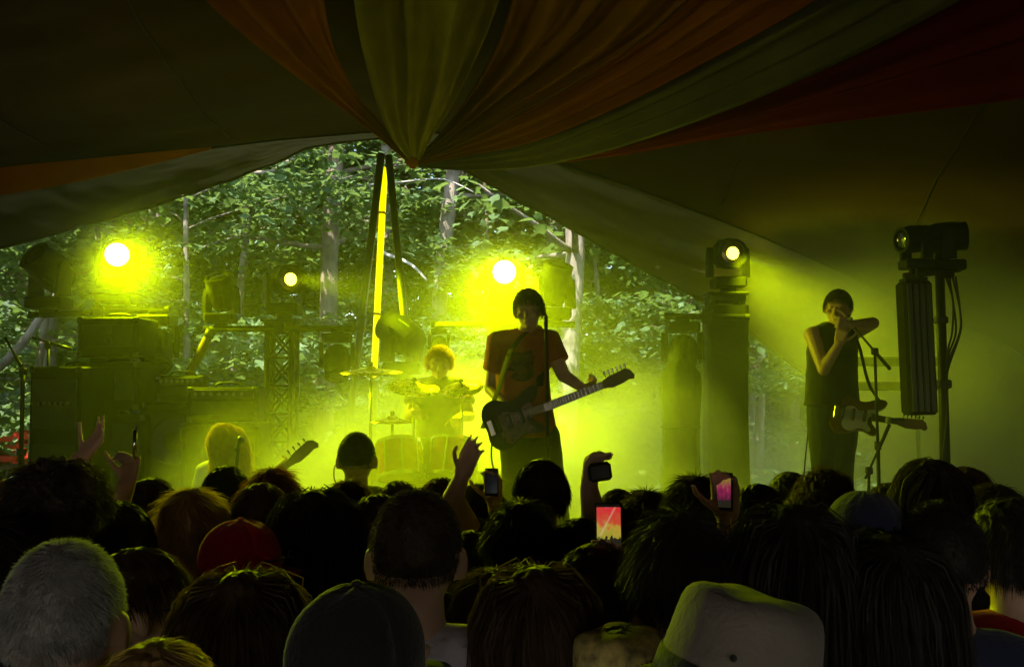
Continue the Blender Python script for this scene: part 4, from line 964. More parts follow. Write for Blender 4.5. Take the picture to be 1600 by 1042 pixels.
# ---- loudspeakers, amplifiers, cases
M_tolex = mat('tolex_black', (.014, .013, .012), .75, var=.2, scale=30, bump=.35, bscale=260, spec=.15); M_cloth = mat('grille_cloth', (.03, .028, .024), .9, bump=.5, bscale=400)
M_corner = mat('metal_corner', (.05, .05, .045), .5, .6); M_knob = mat('knob', (.12, .11, .09), .5)
def cab(name, c, size, label, cat='speaker', group=None, rz=0, speakers=0, head=False):
    """cabinet standing on c (bottom centre): box, recessed grille, corners, handle"""
    x, y, z = size; root = thing(name, label, cat, c, group); root.rotation_euler = (0, 0, rz)
    b = MB(); b.box((0, 0, z / 2), size, bev=.012); b.build('cabinet', M_tolex, root)
    gz_ = (.08, z - .06) if not head else (.05, z * .58)
    b = MB(); b.box((0, -y / 2 - .004, (gz_[0] + gz_[1]) / 2), (x - .07, .012, gz_[1] - gz_[0]), bev=.004); gr = b.build('grille', M_cloth, root)
    for s_ in range(speakers):
        zc = gz_[0] + (gz_[1] - gz_[0]) * (s_ + .5) / speakers; r_ = min(x, (gz_[1] - gz_[0]) / speakers) * .40
        b = MB(); b.lathe([(r_ * .2, .0), (r_ * .9, .006), (r_, .009), (r_, .002)], 24, Matrix.Translation((0, -y / 2 - .008, zc)) @ Matrix.Rotation(R(90), 4, 'X')); b.build('speaker_cone', M_black, gr, True)
    for sx in (-1, 1):
        for zz in (.02, z - .02):
            b = MB(); b.box((sx * (x / 2 - .018), -y / 2 - .001, zz), (.045, .02, .045), bev=.008); b.build('corner_guard', M_corner, root)
    if head:
        b = MB(); b.box((0, -y / 2 - .003, z * .80), (x - .06, .012, z * .26), bev=.003); pn = b.build('panel', mat('amp_panel', (.03, .028, .022), .6), root)
        for i in range(7):
            b = MB(); b.lathe([(.014, 0), (.012, .018)], 10, Matrix.Translation((-x * .38 + i * x * .11, -y / 2 - .008, z * .80)) @ Matrix.Rotation(R(90), 4, 'X')); b.build('knob', M_knob, pn)
    b = MB(); b.tube(crom([(-.1, 0, z), (-.07, 0, z + .03), (.07, 0, z + .03), (.1, 0, z)], 10), .009, 6); b.build('handle', M_black, root, True)
    return root
AY = 7.75; AMP = 'amplifiers and speakers on the left of the stage'
c0 = deck(356, AY); cab('amplifier_cabinet', c0, (.60, .36, at(356, 660, AY).z - STAGE_Z), 'tall black speaker cabinet with a pale top edge behind the bass player', 'amplifier', AMP, speakers=2)
b = MB(); c1 = c0 + Vector((0, 0, at(356, 660, AY).z - STAGE_Z + .012)); cab('guitar_amplifier', c1 - Vector((.0, 0, .004)), (.54, .28, at(356, 604, AY).z - c1.z), 'black amplifier head on top of the tall cabinet behind the bass player', 'amplifier', AMP, head=True)
c0 = deck(282, AY + .1); cab('amplifier_cabinet', c0, (.52, .40, at(282, 630, AY).z - STAGE_Z), 'black speaker cabinet left of the bass player', 'amplifier', AMP, speakers=2, rz=.15)
c1 = c0 + Vector((.02, 0, at(282, 630, AY).z - STAGE_Z + .003)); cab('guitar_amplifier', c1, (.36, .30, at(282, 587, AY).z - c1.z), 'small black amplifier on the cabinet left of the bass player', 'amplifier', AMP, head=True, rz=.15)
# leaning post behind the amplifiers
b = MB(); a_, b_ = at(330, 517, 8.0), at(268, 640, 7.95); pr = thing('leaning_post', 'brown wooden post leaning up from the amplifiers to the light bar', 'post', b_); b.tube([Vector((0, 0, 0)), (a_ - b_) * .5 + Vector((.01, 0, .02)), a_ - b_], .036, 10); b.build('shaft', mat('post_wood', (.11, .065, .035), .8, var=.3, scale=9), pr, True); b = MB(); dd = (a_ - b_).normalized(); b.tube([a_ - b_ - dd * .06, a_ - b_ + dd * .01], .041, 10); b.build('cap', M_black, pr, True)
# loudspeaker stack on the left tower
PAY = 7.75; z = STAGE_Z + .002
zs = [STAGE_Z + .002, at(180, 640, PAY).z, at(180, 560, PAY).z, at(183, 492, PAY).z]
for i, lab in enumerate(('black bass bin at the foot of the far left loudspeaker stack', 'black loudspeaker in the middle of the far left stack', 'black loudspeaker on top of the far left stack')):
    c = at(184, 604, PAY); c.z = zs[i] + .002 * i; cab('loudspeaker', c, ((.62, .5, .47)[i], .5 - .04 * i, zs[i + 1] - zs[i] - .035), lab, 'speaker', 'far left loudspeaker stack', speakers=(1, 1, 2)[i])
# low rack and stands at the far left
c = deck(120, 7.4); cab('equipment_rack', c, (.42, .5, at(120, 574, 7.4).z - STAGE_Z), 'dark equipment rack at the far left beside the loudspeaker stack', 'rack', None, rz=-.2, head=True)
M_std = mat('stand_black', (.015, .015, .015), .5, 0, spec=.3)
def mic_stand(px, Y, top, label, boom=None, tripod=True, r=.0105, mic_to=None, h_=None):
    base = deck(px, Y); root = thing('microphone_stand', label, 'microphone stand', base, 'microphone stands'); t = Vector(top) - base
    b = MB(); b.tube([(0, 0, .12), (0, 0, t.z * .55)], r * 1.35, 8); b.tube([(0, 0, t.z * .5), (t.x, t.y, t.z)], r, 8); b.build('column', M_std, root, True)
    b = MB(); b.tube([(0, 0, t.z * .53), (0, 0, t.z * .57)], r * 2.2, 10); b.build('clutch', M_black, root, True)
    for i in range(3):
        a = i * 2 * PI / 3 + .5; b = MB(); b.tube([(0, 0, .2), (.05 * math.cos(a), .05 * math.sin(a), .16), (.32 * math.cos(a), .32 * math.sin(a), .012)], .008, 6); b.build('leg', M_std, root, True)
    if boom:
        p0, p1 = Vector(boom[0]) - base, Vector(boom[1]) - base; b = MB(); b.tube([p0, p1], .0085, 8); d = (p1 - p0).normalized(); b.tube([p1 - d * .16, p1], .013, 8); bo = b.build('boom', M_std, root, True)
        b = MB(); b.box(t, (.045, .04, .05), bev=.008); b.build('boom_clamp', M_black, bo)
    return root
MY = 5.75
mt = at(853, 492, MY); mic_stand(856, MY, mt + Vector((0, 0, -.02)), 'straight microphone stand in front of the guitarist in the middle')
mic('microphone', mt + Vector((.0, -.06, -.02)), mt + Vector((-.03, .1, .05)), 'microphone on the straight stand in front of the guitarist')
b0, b1 = at(1335, 512, SY - .34), at(1391, 577, SY - .34); tp = at(1367, 549, SY - .34)
mic_stand(1370, SY - .34, tp, 'black boom microphone stand beside the singer on the right', (b0, b1))
tp = at(1390, 663, SY - .5); mic_stand(1352, SY - .5, at(1358, 735, SY - .5), 'low slanted stand holding a dark microphone beside the hanging guitar', (at(1352, 748, SY - .5), tp))
mic('microphone', at(1414, 655, SY - .5), at(1384, 657, SY - .5), 'dark microphone lying level on the low stand beside the hanging guitar')
tp = at(372, 700, BY - .28); mic_stand(368, BY - .28, tp, 'short microphone stand in front of the kneeling bass player')
mic('microphone', tp + Vector((0, -.05, -.01)), at(378, 684, BY - .24), 'microphone in front of the face of the kneeling bass player')
tp = at(75, 540, 7.3); mic_stand(78, 7.3, tp, 'black boom stand at the far left below the big unlit light', (at(50, 527, 7.3), at(112, 546, 7.3)))
tp = at(36, 580, 7.2); mic_stand(36, 7.2, tp, 'thick black stand near the left edge above the red crates', (at(8, 527, 7.2), at(40, 585, 7.2)), r=.016)
# floor monitor
def wedge(px, Y, label, rz=0, h=.46):
    c = deck(px, Y); root = thing('floor_monitor', label, 'floor monitor', c, 'floor monitors along the stage front'); root.rotation_euler = (0, 0, rz)
    o = [(-.22, 0), (.22, 0), (.22, .16), (-.06, h), (-.22, h)]; Mx = Matrix.Translation((-.29, 0, 0)) @ Matrix(((0, 0, 1, 0), (1, 0, 0, 0), (0, 1, 0, 0), (0, 0, 0, 1)))
    b = MB(); b.prism(o, .58, Mx); b.build('cabinet', M_tolex, root)
    n = Vector((0, h - .16, .28)).normalized(); b = MB(); b.box(Vector((0, .08, (h + .16) / 2)) + n * .006, (.52, .36, .012), Matrix((Vector((1, 0, 0)), Vector((0, -.28, h - .16)).normalized(), n)).transposed(), bev=.004); b.build('grille', M_cloth, root)
    b = MB(); b.tube([(-.1, -.225, h * .6), (-.1, -.25, h * .6), (.1, -.25, h * .6), (.1, -.225, h * .6)], .008, 6); b.build('handle', M_black, root, True)
wedge(985, 5.72, 'black floor monitor wedge on the stage front right of the guitarist', .05, .56)
wedge(620, 5.72, 'black floor monitor wedge on the stage front left of the guitarist', -.05)
wedge(1440, 5.72, 'black floor monitor wedge on the stage front below the right-hand rig', .1)
# ---- drum kit
M_shell = mat('drum_shell', (.25, .02, .015), .25, spec=.6, coat=.5, var=.2, scale=6); M_skin = mat('drum_skin', (.55, .53, .48), .6); M_brass = mat('cymbal_brass', (.55, .40, .13), .28, 1.0, var=.15, scale=30)
M_chrome = MATS['chrome']
kit = thing('drum_kit', 'drum kit on the stage in the smoke, in front of the seated drummer', 'drum kit', deck(672, 6.8))
def drum(c, r, h_, axis, name='drum'):
    Mx = Matrix.Translation(Vector(c)) @ Vector(axis).to_track_quat('Z', 'Y').to_matrix().to_4x4(); b = MB(); b.lathe([(r, -h_ / 2), (r, h_ / 2)], 28, Mx, cap=False); s_ = b.build(name, M_shell, kit, True)
    for sg in (1, -1): b = MB(); b.lathe([(.002, sg * (h_ / 2 - .004)), (r * .99, sg * (h_ / 2 - .004))], 28, Mx, cap=False); b.build('drum_head', M_skin, s_)
    b = MB()
    for zz in (-h_ / 2, h_ / 2): b.lathe([(r * 1.0, zz - .015), (r * 1.04, zz - .015), (r * 1.04, zz + .008), (r * 1.0, zz + .008)], 28, Mx, cap=False)
    for i in range(8):
        a = i * PI / 4; b.tube([Mx @ Vector((r * 1.04 * math.cos(a), r * 1.04 * math.sin(a), -h_ / 2)), Mx @ Vector((r * 1.04 * math.cos(a), r * 1.04 * math.sin(a), h_ / 2))], .006, 5)
    b.build('hoop', M_chrome, s_)
drum((0, -.05, .29), .28, .42, (0, 1, .02), 'bass_drum'); drum((-.2, -.08, .70), .15, .24, (-.1, .4, 1), 'tom'); drum((.16, -.08, .70), .16, .25, (.1, .4, 1), 'tom')
drum((.5, .22, .40), .21, .38, (.02, .05, 1), 'floor_tom'); drum((-.36, .3, .58), .18, .15, (0, .15, 1), 'snare_drum')
for (px, py, Y, r, tl) in ((580, 578, 6.9, .22, (.0, -.12, 1)), (647, 602, 6.85, .18, (.12, -.35, 1)), (722, 604, 6.85, .15, (-.15, -.42, 1)), (613, 655, 6.9, .16, (0, -.05, 1))):
    c = at(px, py, Y); cs = thing('cymbal_stand', {580: 'large brass cymbal on its stand at the left of the drum kit', 647: 'brass cymbal tilted towards the crowd left of the drummer', 722: 'small brass cymbal tilted towards the crowd right of the drummer', 613: 'low brass hi-hat cymbal at the left of the drum kit'}[px], 'cymbal', (c.x, c.y, STAGE_Z), 'cymbals of the drum kit')
    hz = c.z - STAGE_Z; Mx = Matrix.Translation((0, 0, hz)) @ Vector(tl).to_track_quat('Z', 'Y').to_matrix().to_4x4()
    b = MB(); b.lathe([(.006, .028), (.03, .022), (.042, .008), (r * .6, -.004), (r, -.018), (r * .99, -.020), (.03, .004)], 36, Mx, cap=False); b.build('cymbal', M_brass, cs, True)
    b = MB(); b.tube([(0, 0, .2), (0, 0, hz + .05)], .010, 8); b.build('column', M_chrome, cs, True)
    b = MB(); b.lathe([(.014, .03), (.016, .05), (.008, .058)], 10, Mx); b.build('wing_nut', M_black, cs)
    for i in range(3):
        a = i * 2.094 + .4; b = MB(); b.tube([(0, 0, .35), (.27 * math.cos(a), .27 * math.sin(a), .012)], .008, 6); b.build('leg', M_chrome, cs, True)
root = thing('drum_throne', 'drummer stool behind the drum kit', 'stool', (K_D := at(686, 604, DY + .1)) and Vector((K_D.x, K_D.y, STAGE_Z + .002)))
sz = at(686, 694, DY + .1).z - .14 - STAGE_Z
b = MB(); b.lathe([(.14, sz - .06), (.165, sz - .04), (.16, sz - .005), (.1, sz)], 20); b.build('seat', M_black, root, True); b = MB(); b.tube([(0, 0, .1), (0, 0, sz - .05)], .018); b.build('column', M_chrome, root, True)
for i in range(3):
    a = i * 2.094; b = MB(); b.tube([(0, 0, .3), (.26 * math.cos(a), .26 * math.sin(a), .012)], .011, 6); b.build('leg', M_chrome, root, True)
# ---- keyboard behind the singer
kr = thing('keyboard', 'keyboard on a two-tier stand in the smoke right of the singer', 'keyboard', deck(1388, 8.3))
for i, (py, wd) in enumerate(((566, .75), (604, .9))):
    z_ = at(1388, py, 8.3).z - STAGE_Z; b = MB(); b.box((0, 0, z_), (wd, .3, .07), bev=.01); kb = b.build('keyboard_body', M_case, kr)
    b = MB(); b.box((0, -.06, z_ + .042), (wd - .08, .14, .012), bev=.003); b.build('keys', mat('ivory_keys', (.7, .68, .6), .3), kb)
    b = MB(); b.tube([(-wd / 2, -.155, z_ + .036), (wd / 2, -.155, z_ + .036)], .006, 6); b.build('metal_trim', M_chrome, kb)
for s_ in (-1, 1):
    z_ = at(1388, 566, 8.3).z - STAGE_Z - .04; b = MB(); b.tube([(s_ * .3, .1, 0.02), (s_ * .28, .12, z_)], .018); b.tube([(s_ * .3, -.2, .015), (s_ * .3, .3, .015)], .016); b.build('stand_leg', M_std, kr, True)
# ---- right-hand rig: mast, hanging column, lights, cables
RY = 6.7
ms = thing('lighting_mast', 'dark mast at the right carrying a hanging column, two lights and cables', 'mast', deck(1474, RY))
tp = at(1468, 418, RY) - rel(ms); b = MB(); b.tube([(0, 0, .05), (0, 0, tp.z * .5), (tp.x, tp.y, tp.z)], [.035, .033, .030], 12); b.build('mast', M_std, ms, True)
for i in range(3):
    a = i * 2.094 + .9; b = MB(); b.tube([(0, 0, .5), (.5 * math.cos(a), .5 * math.sin(a), .015)], .016, 8); b.build('leg', M_std, ms, True)
b = MB(); a_, b_ = at(1412, 432, RY) - rel(ms), at(1500, 420, RY) - rel(ms); b.tube([a_, b_], .024, 10); b.build('arm', M_std, ms, True)
b = MB(); c = at(1474, 600, RY) - rel(ms); b.box(c, (.09, .08, .06), bev=.01); c = at(1470, 500, RY) - rel(ms); b.box(c, (.08, .075, .05), bev=.01); b.build('collar', M_black, ms)
for i in range(4):
    rd = random.Random(i); b = MB(); x0 = 1478 + i * 5; pts = [at(x0, 432, RY - .03), at(x0 + rd.uniform(6, 12), 470 + i * 6, RY - .04), at(x0 + rd.uniform(2, 12), 520, RY - .05), at(1480, 556 + i * 9, RY - .05), at(1480, 640, RY - .05), at(1476 - i, 720, RY - .06)]
    P = crom(pts, 30); b.tube([p - rel(ms) for p in P], .007, 6); b.build('cable', M_black, ms, True)
# column speaker
cl = thing('column_speaker', 'tall narrow dark column panel hanging from the right-hand mast', 'column speaker', at(1437, 648, RY - .1))
H = at(1437, 440, RY - .1).z - rel(cl).z; tl_ = Matrix.Rotation(R(-1.5), 3, 'Y')
b = MB(); b.box(tl_ @ Vector((0, 0, H / 2)), (.195, .16, H), tl_, bev=.02); b.build('cabinet', M_tolex, cl)
b = MB()
for i in (-.062, -.02, .022, .064): b.box(tl_ @ Vector((i, -.083, H / 2)), (.03, .012, H * .95), tl_, bev=.004)
b.build('fins', mat('column_fin', (.07, .07, .065), .35, .5), cl)
b = MB(); b.box(tl_ @ Vector((0, 0, H + .012)), (.15, .12, .02), tl_, bev=.004); b.tube([tl_ @ Vector((.03, 0, H)), tl_ @ Vector((.05, .05, H + .10))], .012); b.build('hanger', M_std, cl)
MH(at(1432, 427, RY) + Vector((0, 0, .02)), (-.95, -.25, -.1), label='dark light pointing left on the arm of the right-hand mast', size=.72)
MH(at(1478, 430, RY) + Vector((0, 0, .02)), (.95, -.2, .05), label='larger dark light pointing right on top of the right-hand mast', size=.8)
# tall covered stack left of the right tower
cv = thing('covered_stack', 'tall dark cloth-covered equipment stack left of the right tower', 'covered equipment', deck(1063, 7.9))
H = at(1063, 562, 7.9).z - STAGE_Z; b = MB(); rows = []
for i in range(26):
    t = i / 25; rr = (.15 + .01 * math.sin(t * 9)) * (1 if t < .86 else math.sqrt(max(.02, 1 - ((t - .86) / .14) ** 2)))
    rows.append([Vector((rr * (1 + .07 * math.sin(a * 7 + t * 3)) * math.cos(a), rr * (1 + .07 * math.sin(a * 7 + t * 3)) * math.sin(a) * .9, .01 + H * t)) for a in [2 * PI * j / 36 for j in range(37)]])
b.grid(rows); b.build('cover', MATS['scrim_black'], cv, True); b = MB(); b.tube([Vector((.155 * math.cos(a), .14 * math.sin(a), H * .62)) for a in [2 * PI * j / 24 for j in range(25)]], .008, 5, cap=False); b.build('tie_cord', M_rope, cv)
# cables on stage
def cable(pts, label, r=.0055):
    P = crom([at(*p) for p in pts], 40); b = MB(); c = P[-1]; b.tube([p - c for p in P], r, 6); o = b.build('cable', M_black, None, True, label=label, cat='cable', group='loose instrument cables'); o.location = c
cable([(783, 655, 5.85), (771, 680, 5.8), (768, 715, 5.75), (776, 742, 5.75), (793, 753, 5.8), (812, 755, 5.9), (816, 800, 5.9)], 'black cable looping down beside the leg of the guitarist')
cable([(1265, 640, 7.2), (1262, 680, 7.15), (1258, 720, 7.1), (1252, 790, 7.1)], 'thin cable hanging behind the singer on the right')
# red crates outside at the left
M_red = mat('crate_red', (.75, .05, .015), .4, var=.12, scale=6, trans=.25, tcol=(.9, .08, .02))
def crate(c, size, label, rz=0):
    x, y, z = size; root = thing('crate', label, 'crate', c, 'red crates at the far left'); root.rotation_euler = (0, 0, rz)
    b = MB(); b.box((0, 0, .012), (x - .02, y - .02, .02)); b.build('bottom', M_red, root)
    for s_ in (-1, 1):
        for fr in (.12, .42, .74):
            b = MB(); b.box((0, s_ * (y / 2 - .008), z * (fr + .1)), (x, .016, z * .2), bev=.004); b.build('slat', M_red, root)
            b = MB(); b.box((s_ * (x / 2 - .008), 0, z * (fr + .1)), (.015, y - .034, z * .19), bev=.004); b.build('slat', M_red, root)
    for sx in (-1, 1):
        for sy in (-1, 1): b = MB(); b.box((sx * (x / 2 - .02), sy * (y / 2 - .026), z / 2), (.03, .03, z), bev=.004); b.build('corner_post', M_red, root)
cY = 11.8
for i, (px, top, wd, lab) in enumerate(((12, 676, 44, 'red plastic crate at the left edge of the picture'), (50, 672, 38, 'red plastic crate right of the one at the left edge'))):
    p = at(px, top, cY); hh = .38
    s2 = thing('crate_table', 'low wooden table under the ' + ('leftmost' if i == 0 else 'right-hand') + ' red crate', 'table', (p.x, cY, gz(p.x, cY)), 'tables under the red crates')
    th = p.z - hh - gz(p.x, cY) - .004; b = MB(); b.box((0, 0, th - .015), (.42, .5, .03), bev=.004); b.build('table_top', MATS['post_wood'], s2)
    for sx in (-1, 1):
        for sy in (-1, 1): b = MB(); b.tube([(sx * .18, sy * .2, 0), (sx * .18, sy * .2, th - .03)], .02, 6); b.build('leg', MATS['post_wood'], s2)
    crate((p.x, cY, gz(p.x, cY) + th + .002), (wd / F * cY, .34, hh), lab, .1 * i)
# ------------------------------------------------------------------ ceiling drapes gathered at the knot
def drape(name, A, B, m, label, folds=6, amp=.05, nt_=60, ns=72, seed=0, sag=.0, bot=.25):
    """cloth between edge curves A and B; both start at the knot; folds run along it"""
    A = crom([at(*p) if len(p) == 3 else Vector(p[:3]) for p in A], nt_); B = crom([at(*p) if len(p) == 3 else Vector(p[:3]) for p in B], nt_); rd = random.Random(seed)
    ph = [rd.uniform(0, 6.28) for _ in range(4)]; rows = []
    for i in range(nt_):
        t = i / (nt_ - 1); row = []; wd = (B[i] - A[i]).length
        for j in range(ns):
            s_ = j / (ns - 1); p = A[i].lerp(B[i], s_)
            f = math.sin(s_ * folds * 2 * PI + ph[0] + .8 * math.sin(t * 3 + ph[1])) + .7 * math.sin(s_ * folds * 3.1 + ph[2] + t * 2) + .1 * math.sin(s_ * folds * 15 + ph[3] + t * 3)
            e = min(1, wd * 1.2) * (1 - .35 * t)
            row.append(p + Vector((0, -.55, -.83)) * (f * amp * e) + Vector((0, 0, -sag * math.sin(PI * s_) * wd)))
        rows.append(row)
    b = MB(); b.grid(rows); o = b.mesh(name, m, True); return o
def dcloth(n, c, tr=.25): return mat('drape_' + n, c, .85, var=.15, scale=3, bump=.2, bscale=60, spec=.2, trans=tr)
KY = 8.0
def dr(name, A, B, m, label, **kw):
    me = drape(name, A, B, m, label, **kw); c = at(645, 252, KY); me.transform(Matrix.Translation(-c))
    o = obj(name, me, None, label, 'drape', 'coloured drapes gathered at the tent peak', loc=c); sd_ = o.modifiers.new('thickness', 'SOLIDIFY'); sd_.thickness = .006; return o
M_or, M_cr, M_br, M_gr, M_rd = dcloth('orange', (.26, .06, .012)), dcloth('cream', (.19, .135, .05)), dcloth('rust', (.18, .055, .013)), dcloth('lilac', (.15, .125, .10)), dcloth('red', (.16, .004, .006))
dr('ceiling_drape', [(640, 256, 8.0), (600, 222, 7.75), (545, 178, 7.4), (455, 112, 6.9), (380, 50, 6.4), (310, -20, 5.9), (200, -160, 5.2)],
   [(636, 244, 8.02), (596, 192, 7.8), (560, 150, 7.5), (530, 90, 7.0), (515, 40, 6.6), (505, -20, 6.1), (480, -170, 5.3)], M_or, 'orange ceiling drape sweeping up to the left', folds=3, amp=.065, seed=1)
dr('ceiling_drape', [(640, 252, 7.98), (612, 215, 7.7), (590, 160, 7.3), (572, 90, 6.8), (560, 30, 6.4), (552, -30, 6.0), (535, -170, 5.2)],
   [(658, 250, 7.97), (672, 220, 7.7), (705, 170, 7.3), (745, 90, 6.8), (770, 30, 6.4), (788, -30, 6.0), (820, -170, 5.2)], M_cr, 'olive cream ceiling drape hanging in the middle', folds=3, amp=.07, seed=2)
dr('ceiling_drape', [(650, 250, 8.0), (690, 205, 7.75), (730, 150, 7.4), (765, 90, 6.95), (790, 30, 6.5), (805, -30, 6.1), (840, -170, 5.3)],
   [(652, 254, 7.98), (715, 225, 7.6), (790, 185, 7.2), (900, 125, 6.8), (1000, 60, 6.4), (1080, -10, 6.0), (1240, -150, 5.3)], M_br, 'rust brown ceiling drape, broad and folded, right of the middle one', folds=4, amp=.07, seed=3)
dr('ceiling_drape', [(652, 252, 8.02), (715, 226, 7.66), (795, 188, 7.25), (905, 128, 6.85), (1005, 62, 6.45), (1085, -8, 6.05), (1245, -148, 5.35)],
   [(654, 257, 7.97), (730, 243, 7.6), (830, 222, 7.2), (960, 168, 6.8), (1100, 95, 6.4), (1240, 15, 6.0), (1400, -90, 5.6)], M_or, 'darker orange ceiling drape between the rust and the pale grey ones', folds=3, amp=.06, seed=4)
dr('ceiling_drape', [(654, 256, 7.99), (730, 241, 7.65), (830, 219, 7.25), (960, 165, 6.85), (1100, 92, 6.45), (1240, 12, 6.05), (1400, -92, 5.65)],
   [(656, 262, 7.96), (740, 266, 7.6), (850, 258, 7.25), (985, 226, 6.85), (1180, 158, 6.4), (1370, 75, 6.0), (1560, -25, 5.6)], M_gr, 'pale grey ceiling drape sweeping far to the upper right', folds=3, amp=.045, seed=5)
dr('ceiling_drape', [(800, 255, 7.5), (900, 236, 7.2), (1050, 188, 6.85), (1200, 130, 6.5), (1390, 50, 6.1), (1580, -40, 5.75), (1720, -120, 5.5)],
   [(820, 262, 7.5), (960, 246, 7.15), (1100, 222, 6.8), (1250, 200, 6.45), (1430, 176, 6.1), (1620, 150, 5.8), (1780, 120, 5.55)], M_rd, 'dark red ceiling drape at the upper right', folds=3, amp=.05, seed=6)
dr('ceiling_drape', [(-160, 278, 8.5), (0, 262, 8.55), (120, 250, 8.6), (240, 238, 8.62), (330, 231, 8.62)],
   [(-160, 330, 8.62), (0, 306, 8.66), (110, 286, 8.7), (200, 266, 8.7), (330, 234, 8.64)], dcloth('strip', (.5, .14, .02)), 'orange cloth strip along the tent eave at the left', folds=1, amp=.02, seed=7)  # strip colour lightened to stand in for lamp light on the cloth
b = MB(); c = at(645, 252, KY); b.lathe([(.02, -.06), (.05, -.03), (.062, 0), (.05, .03), (.03, .06)], 14); b.tube([Vector((.055 * math.cos(a), .055 * math.sin(a), .01 * math.sin(3 * a))) for a in [2 * PI * j / 20 for j in range(21)]], .014, 6, cap=False)
o = b.build('drape_knot', M_or, None, True, label='tied orange knot where all the ceiling drapes gather', cat='knot'); o.location = c
# ------------------------------------------------------------------ crowd
CROWD_G = 'people in the crowd facing the stage'
PROTO = {}
def proto(kind):
    if kind in PROTO: return PROTO[kind]
    J = stand_joints(1.75, kind == 'f')
    b = MB(); body_prims(b, J, .97 if kind == 'f' else 1.0); body = remesh(b, .010, 'body', SKIN[0], 2)
    b = MB(); shirt_prims(b, J, .97 if kind == 'f' else 1.0, grow=.016, hem=.06); sh_ = remesh(b, .014, 'shirt', cloth('black', (.02, .02, .022)), 3, .006)
    b = MB(); trouser_prims(b, J, .97 if kind == 'f' else 1.0); tr = remesh(b, .016, 'trousers', M_jeans, 3, .005)
    PROTO[kind] = (body, sh_, tr, J); return PROTO[kind]
SHIRT = dict(black=cloth('black', (.02, .02, .022)), red=cloth('red', (.40, .012, .015)), grey=cloth('grey', (.20, .19, .20)), lilac=cloth('lilac', (.42, .36, .42)), navy=cloth('navy', (.02, .025, .06)), white=cloth('white', (.6, .58, .56)), olive=cloth('olive', (.12, .11, .05)), tan=cloth('tan', (.32, .24, .16)))
HW = .185
def person(px, top, Y, hair, hcol, shirt, label, yaw=0, kind='m', skin=0, seed=0, tilt=0, arms=None, hat=None, hs=1.0, voxel=.0065, n=None):
    """stands with the crown of the hair at pixel (px, top), distance Y; yaw turns the whole person (0 = faces the stage)"""
    add = dict(crop=.012, fuzz=.006, short=.03, messy=.042, curly=.062, long=.014, bob=.014, bun=.02, pony=.014, none=0)[hair] + (.02 if hat else 0)
    zt = at(px, top, Y).z; s_ = zt / (1.752 + add); x = at(px, top, Y).x
    if arms:
        J = dict(stand_joints(1.75, kind == 'f')); Ri = Matrix.Rotation(-yaw, 3, 'Z')
        for a, v in arms.items():
            if a.startswith('hand'): J[a] = (Ri @ Vector(v[0]), Ri @ Vector(v[1])) + tuple(v[2:])
            else: J[a] = Ri @ ((at(*v) - Vector((x, Y, 0))) / s_)
        b = MB(); body_prims(b, J, .97 if kind == 'f' else 1.0); bm_ = remesh(b, voxel, 'body', SKIN[0], 3)
        b = MB(); shirt_prims(b, J, .97 if kind == 'f' else 1.0, grow=.016, hem=.06); sm = remesh(b, .014, 'shirt', SHIRT['black'], 3, .006); tm = proto(kind)[2]
    else:
        bm_, sm, tm, J = proto(kind)
    o = obj('person', bm_, None, label, 'person', CROWD_G, loc=(x, Y, 0), rz=yaw); o.scale = (s_,) * 3; set_mat(o, SKIN[skin])
    set_mat(obj('shirt', sm, o), SHIRT[shirt]); obj('trousers', tm, o)
    if hair != 'none':
        h = obj('hair', hair_mesh(hair, seed, n), o); h.location = J['head']; set_mat(h, HAIR[hcol]); h.rotation_euler = (0, 0, 0); h.scale = (hs,) * 3
    if hat: hat(o, J['head'])
    return o
def cap_hat(m, brim_az=0, label=None):
    def f(o, hc):
        hc = Vector(hc); b = MB(); rows = []
        for i in range(11):
            th = PI / 2 * i / 10; rr = math.sin(th) ** .85
            rows.append([hc + Vector((.089 * rr * math.cos(a), -.012 + .108 * rr * math.sin(a), .03 + .098 * math.cos(th) * (1 + .03 * math.sin(6 * a)) - .0)) for a in [2 * PI * j / 30 for j in range(31)]])
        rows.append([p + Vector((0, 0, -.03)) for p in rows[-1]]); b.grid(rows); c = b.build('cap', m, o, True)
        md = c.modifiers.new('t', 'SOLIDIFY'); md.thickness = .004; md.offset = 1
        b = MB(); rows = []
        for i in range(7):
            t = i / 6; rows.append([hc + Matrix.Rotation(brim_az, 3, 'Z') @ Vector(((.086 + .0 * t) * math.sin(q), -.012 + .100 * math.cos(q) + .075 * t * max(0, math.cos(q * 1.05)), .006 - .022 * t - .012 * q * q)) for q in [R(-62 + 124 * j / 20) for j in range(21)]])
        b.grid(rows); br = b.build('brim', m, c, True); md = br.modifiers.new('t', 'SOLIDIFY'); md.thickness = .004
        b = MB(); b.ell(hc + Vector((0, -.012, .131)), (.008, .008, .005)); b.build('button', m, c)
    return f
def beanie(m):
    def f(o, hc):
        hc = Vector(hc); b = MB(); rows = []
        for i in range(14):
            th = PI / 2 * i / 13; rr = math.sin(th) ** .8
            rows.append([hc + Vector((.093 * rr * math.cos(a), -.012 + .113 * rr * math.sin(a), .0 + .136 * math.cos(th))) * 1.0 + Vector((0, 0, .002 * math.sin(14 * a))) for a in [2 * PI * j / 40 for j in range(41)]])
        b.grid(rows); c = b.build('beanie', m, o, True); md = c.modifiers.new('t', 'SOLIDIFY'); md.thickness = .006; md.offset = 1
        b = MB(); rows = [[hc + Vector(((.099 + e) * math.cos(a), -.012 + (.119 + e) * math.sin(a), z_)) for a in [2 * PI * j / 40 for j in range(41)]] for z_, e in ((-.03, 0), (-.032, .006), (.012, .008), (.016, .0))]; b.grid(rows); b.build('cuff', m, c, True)
    return f
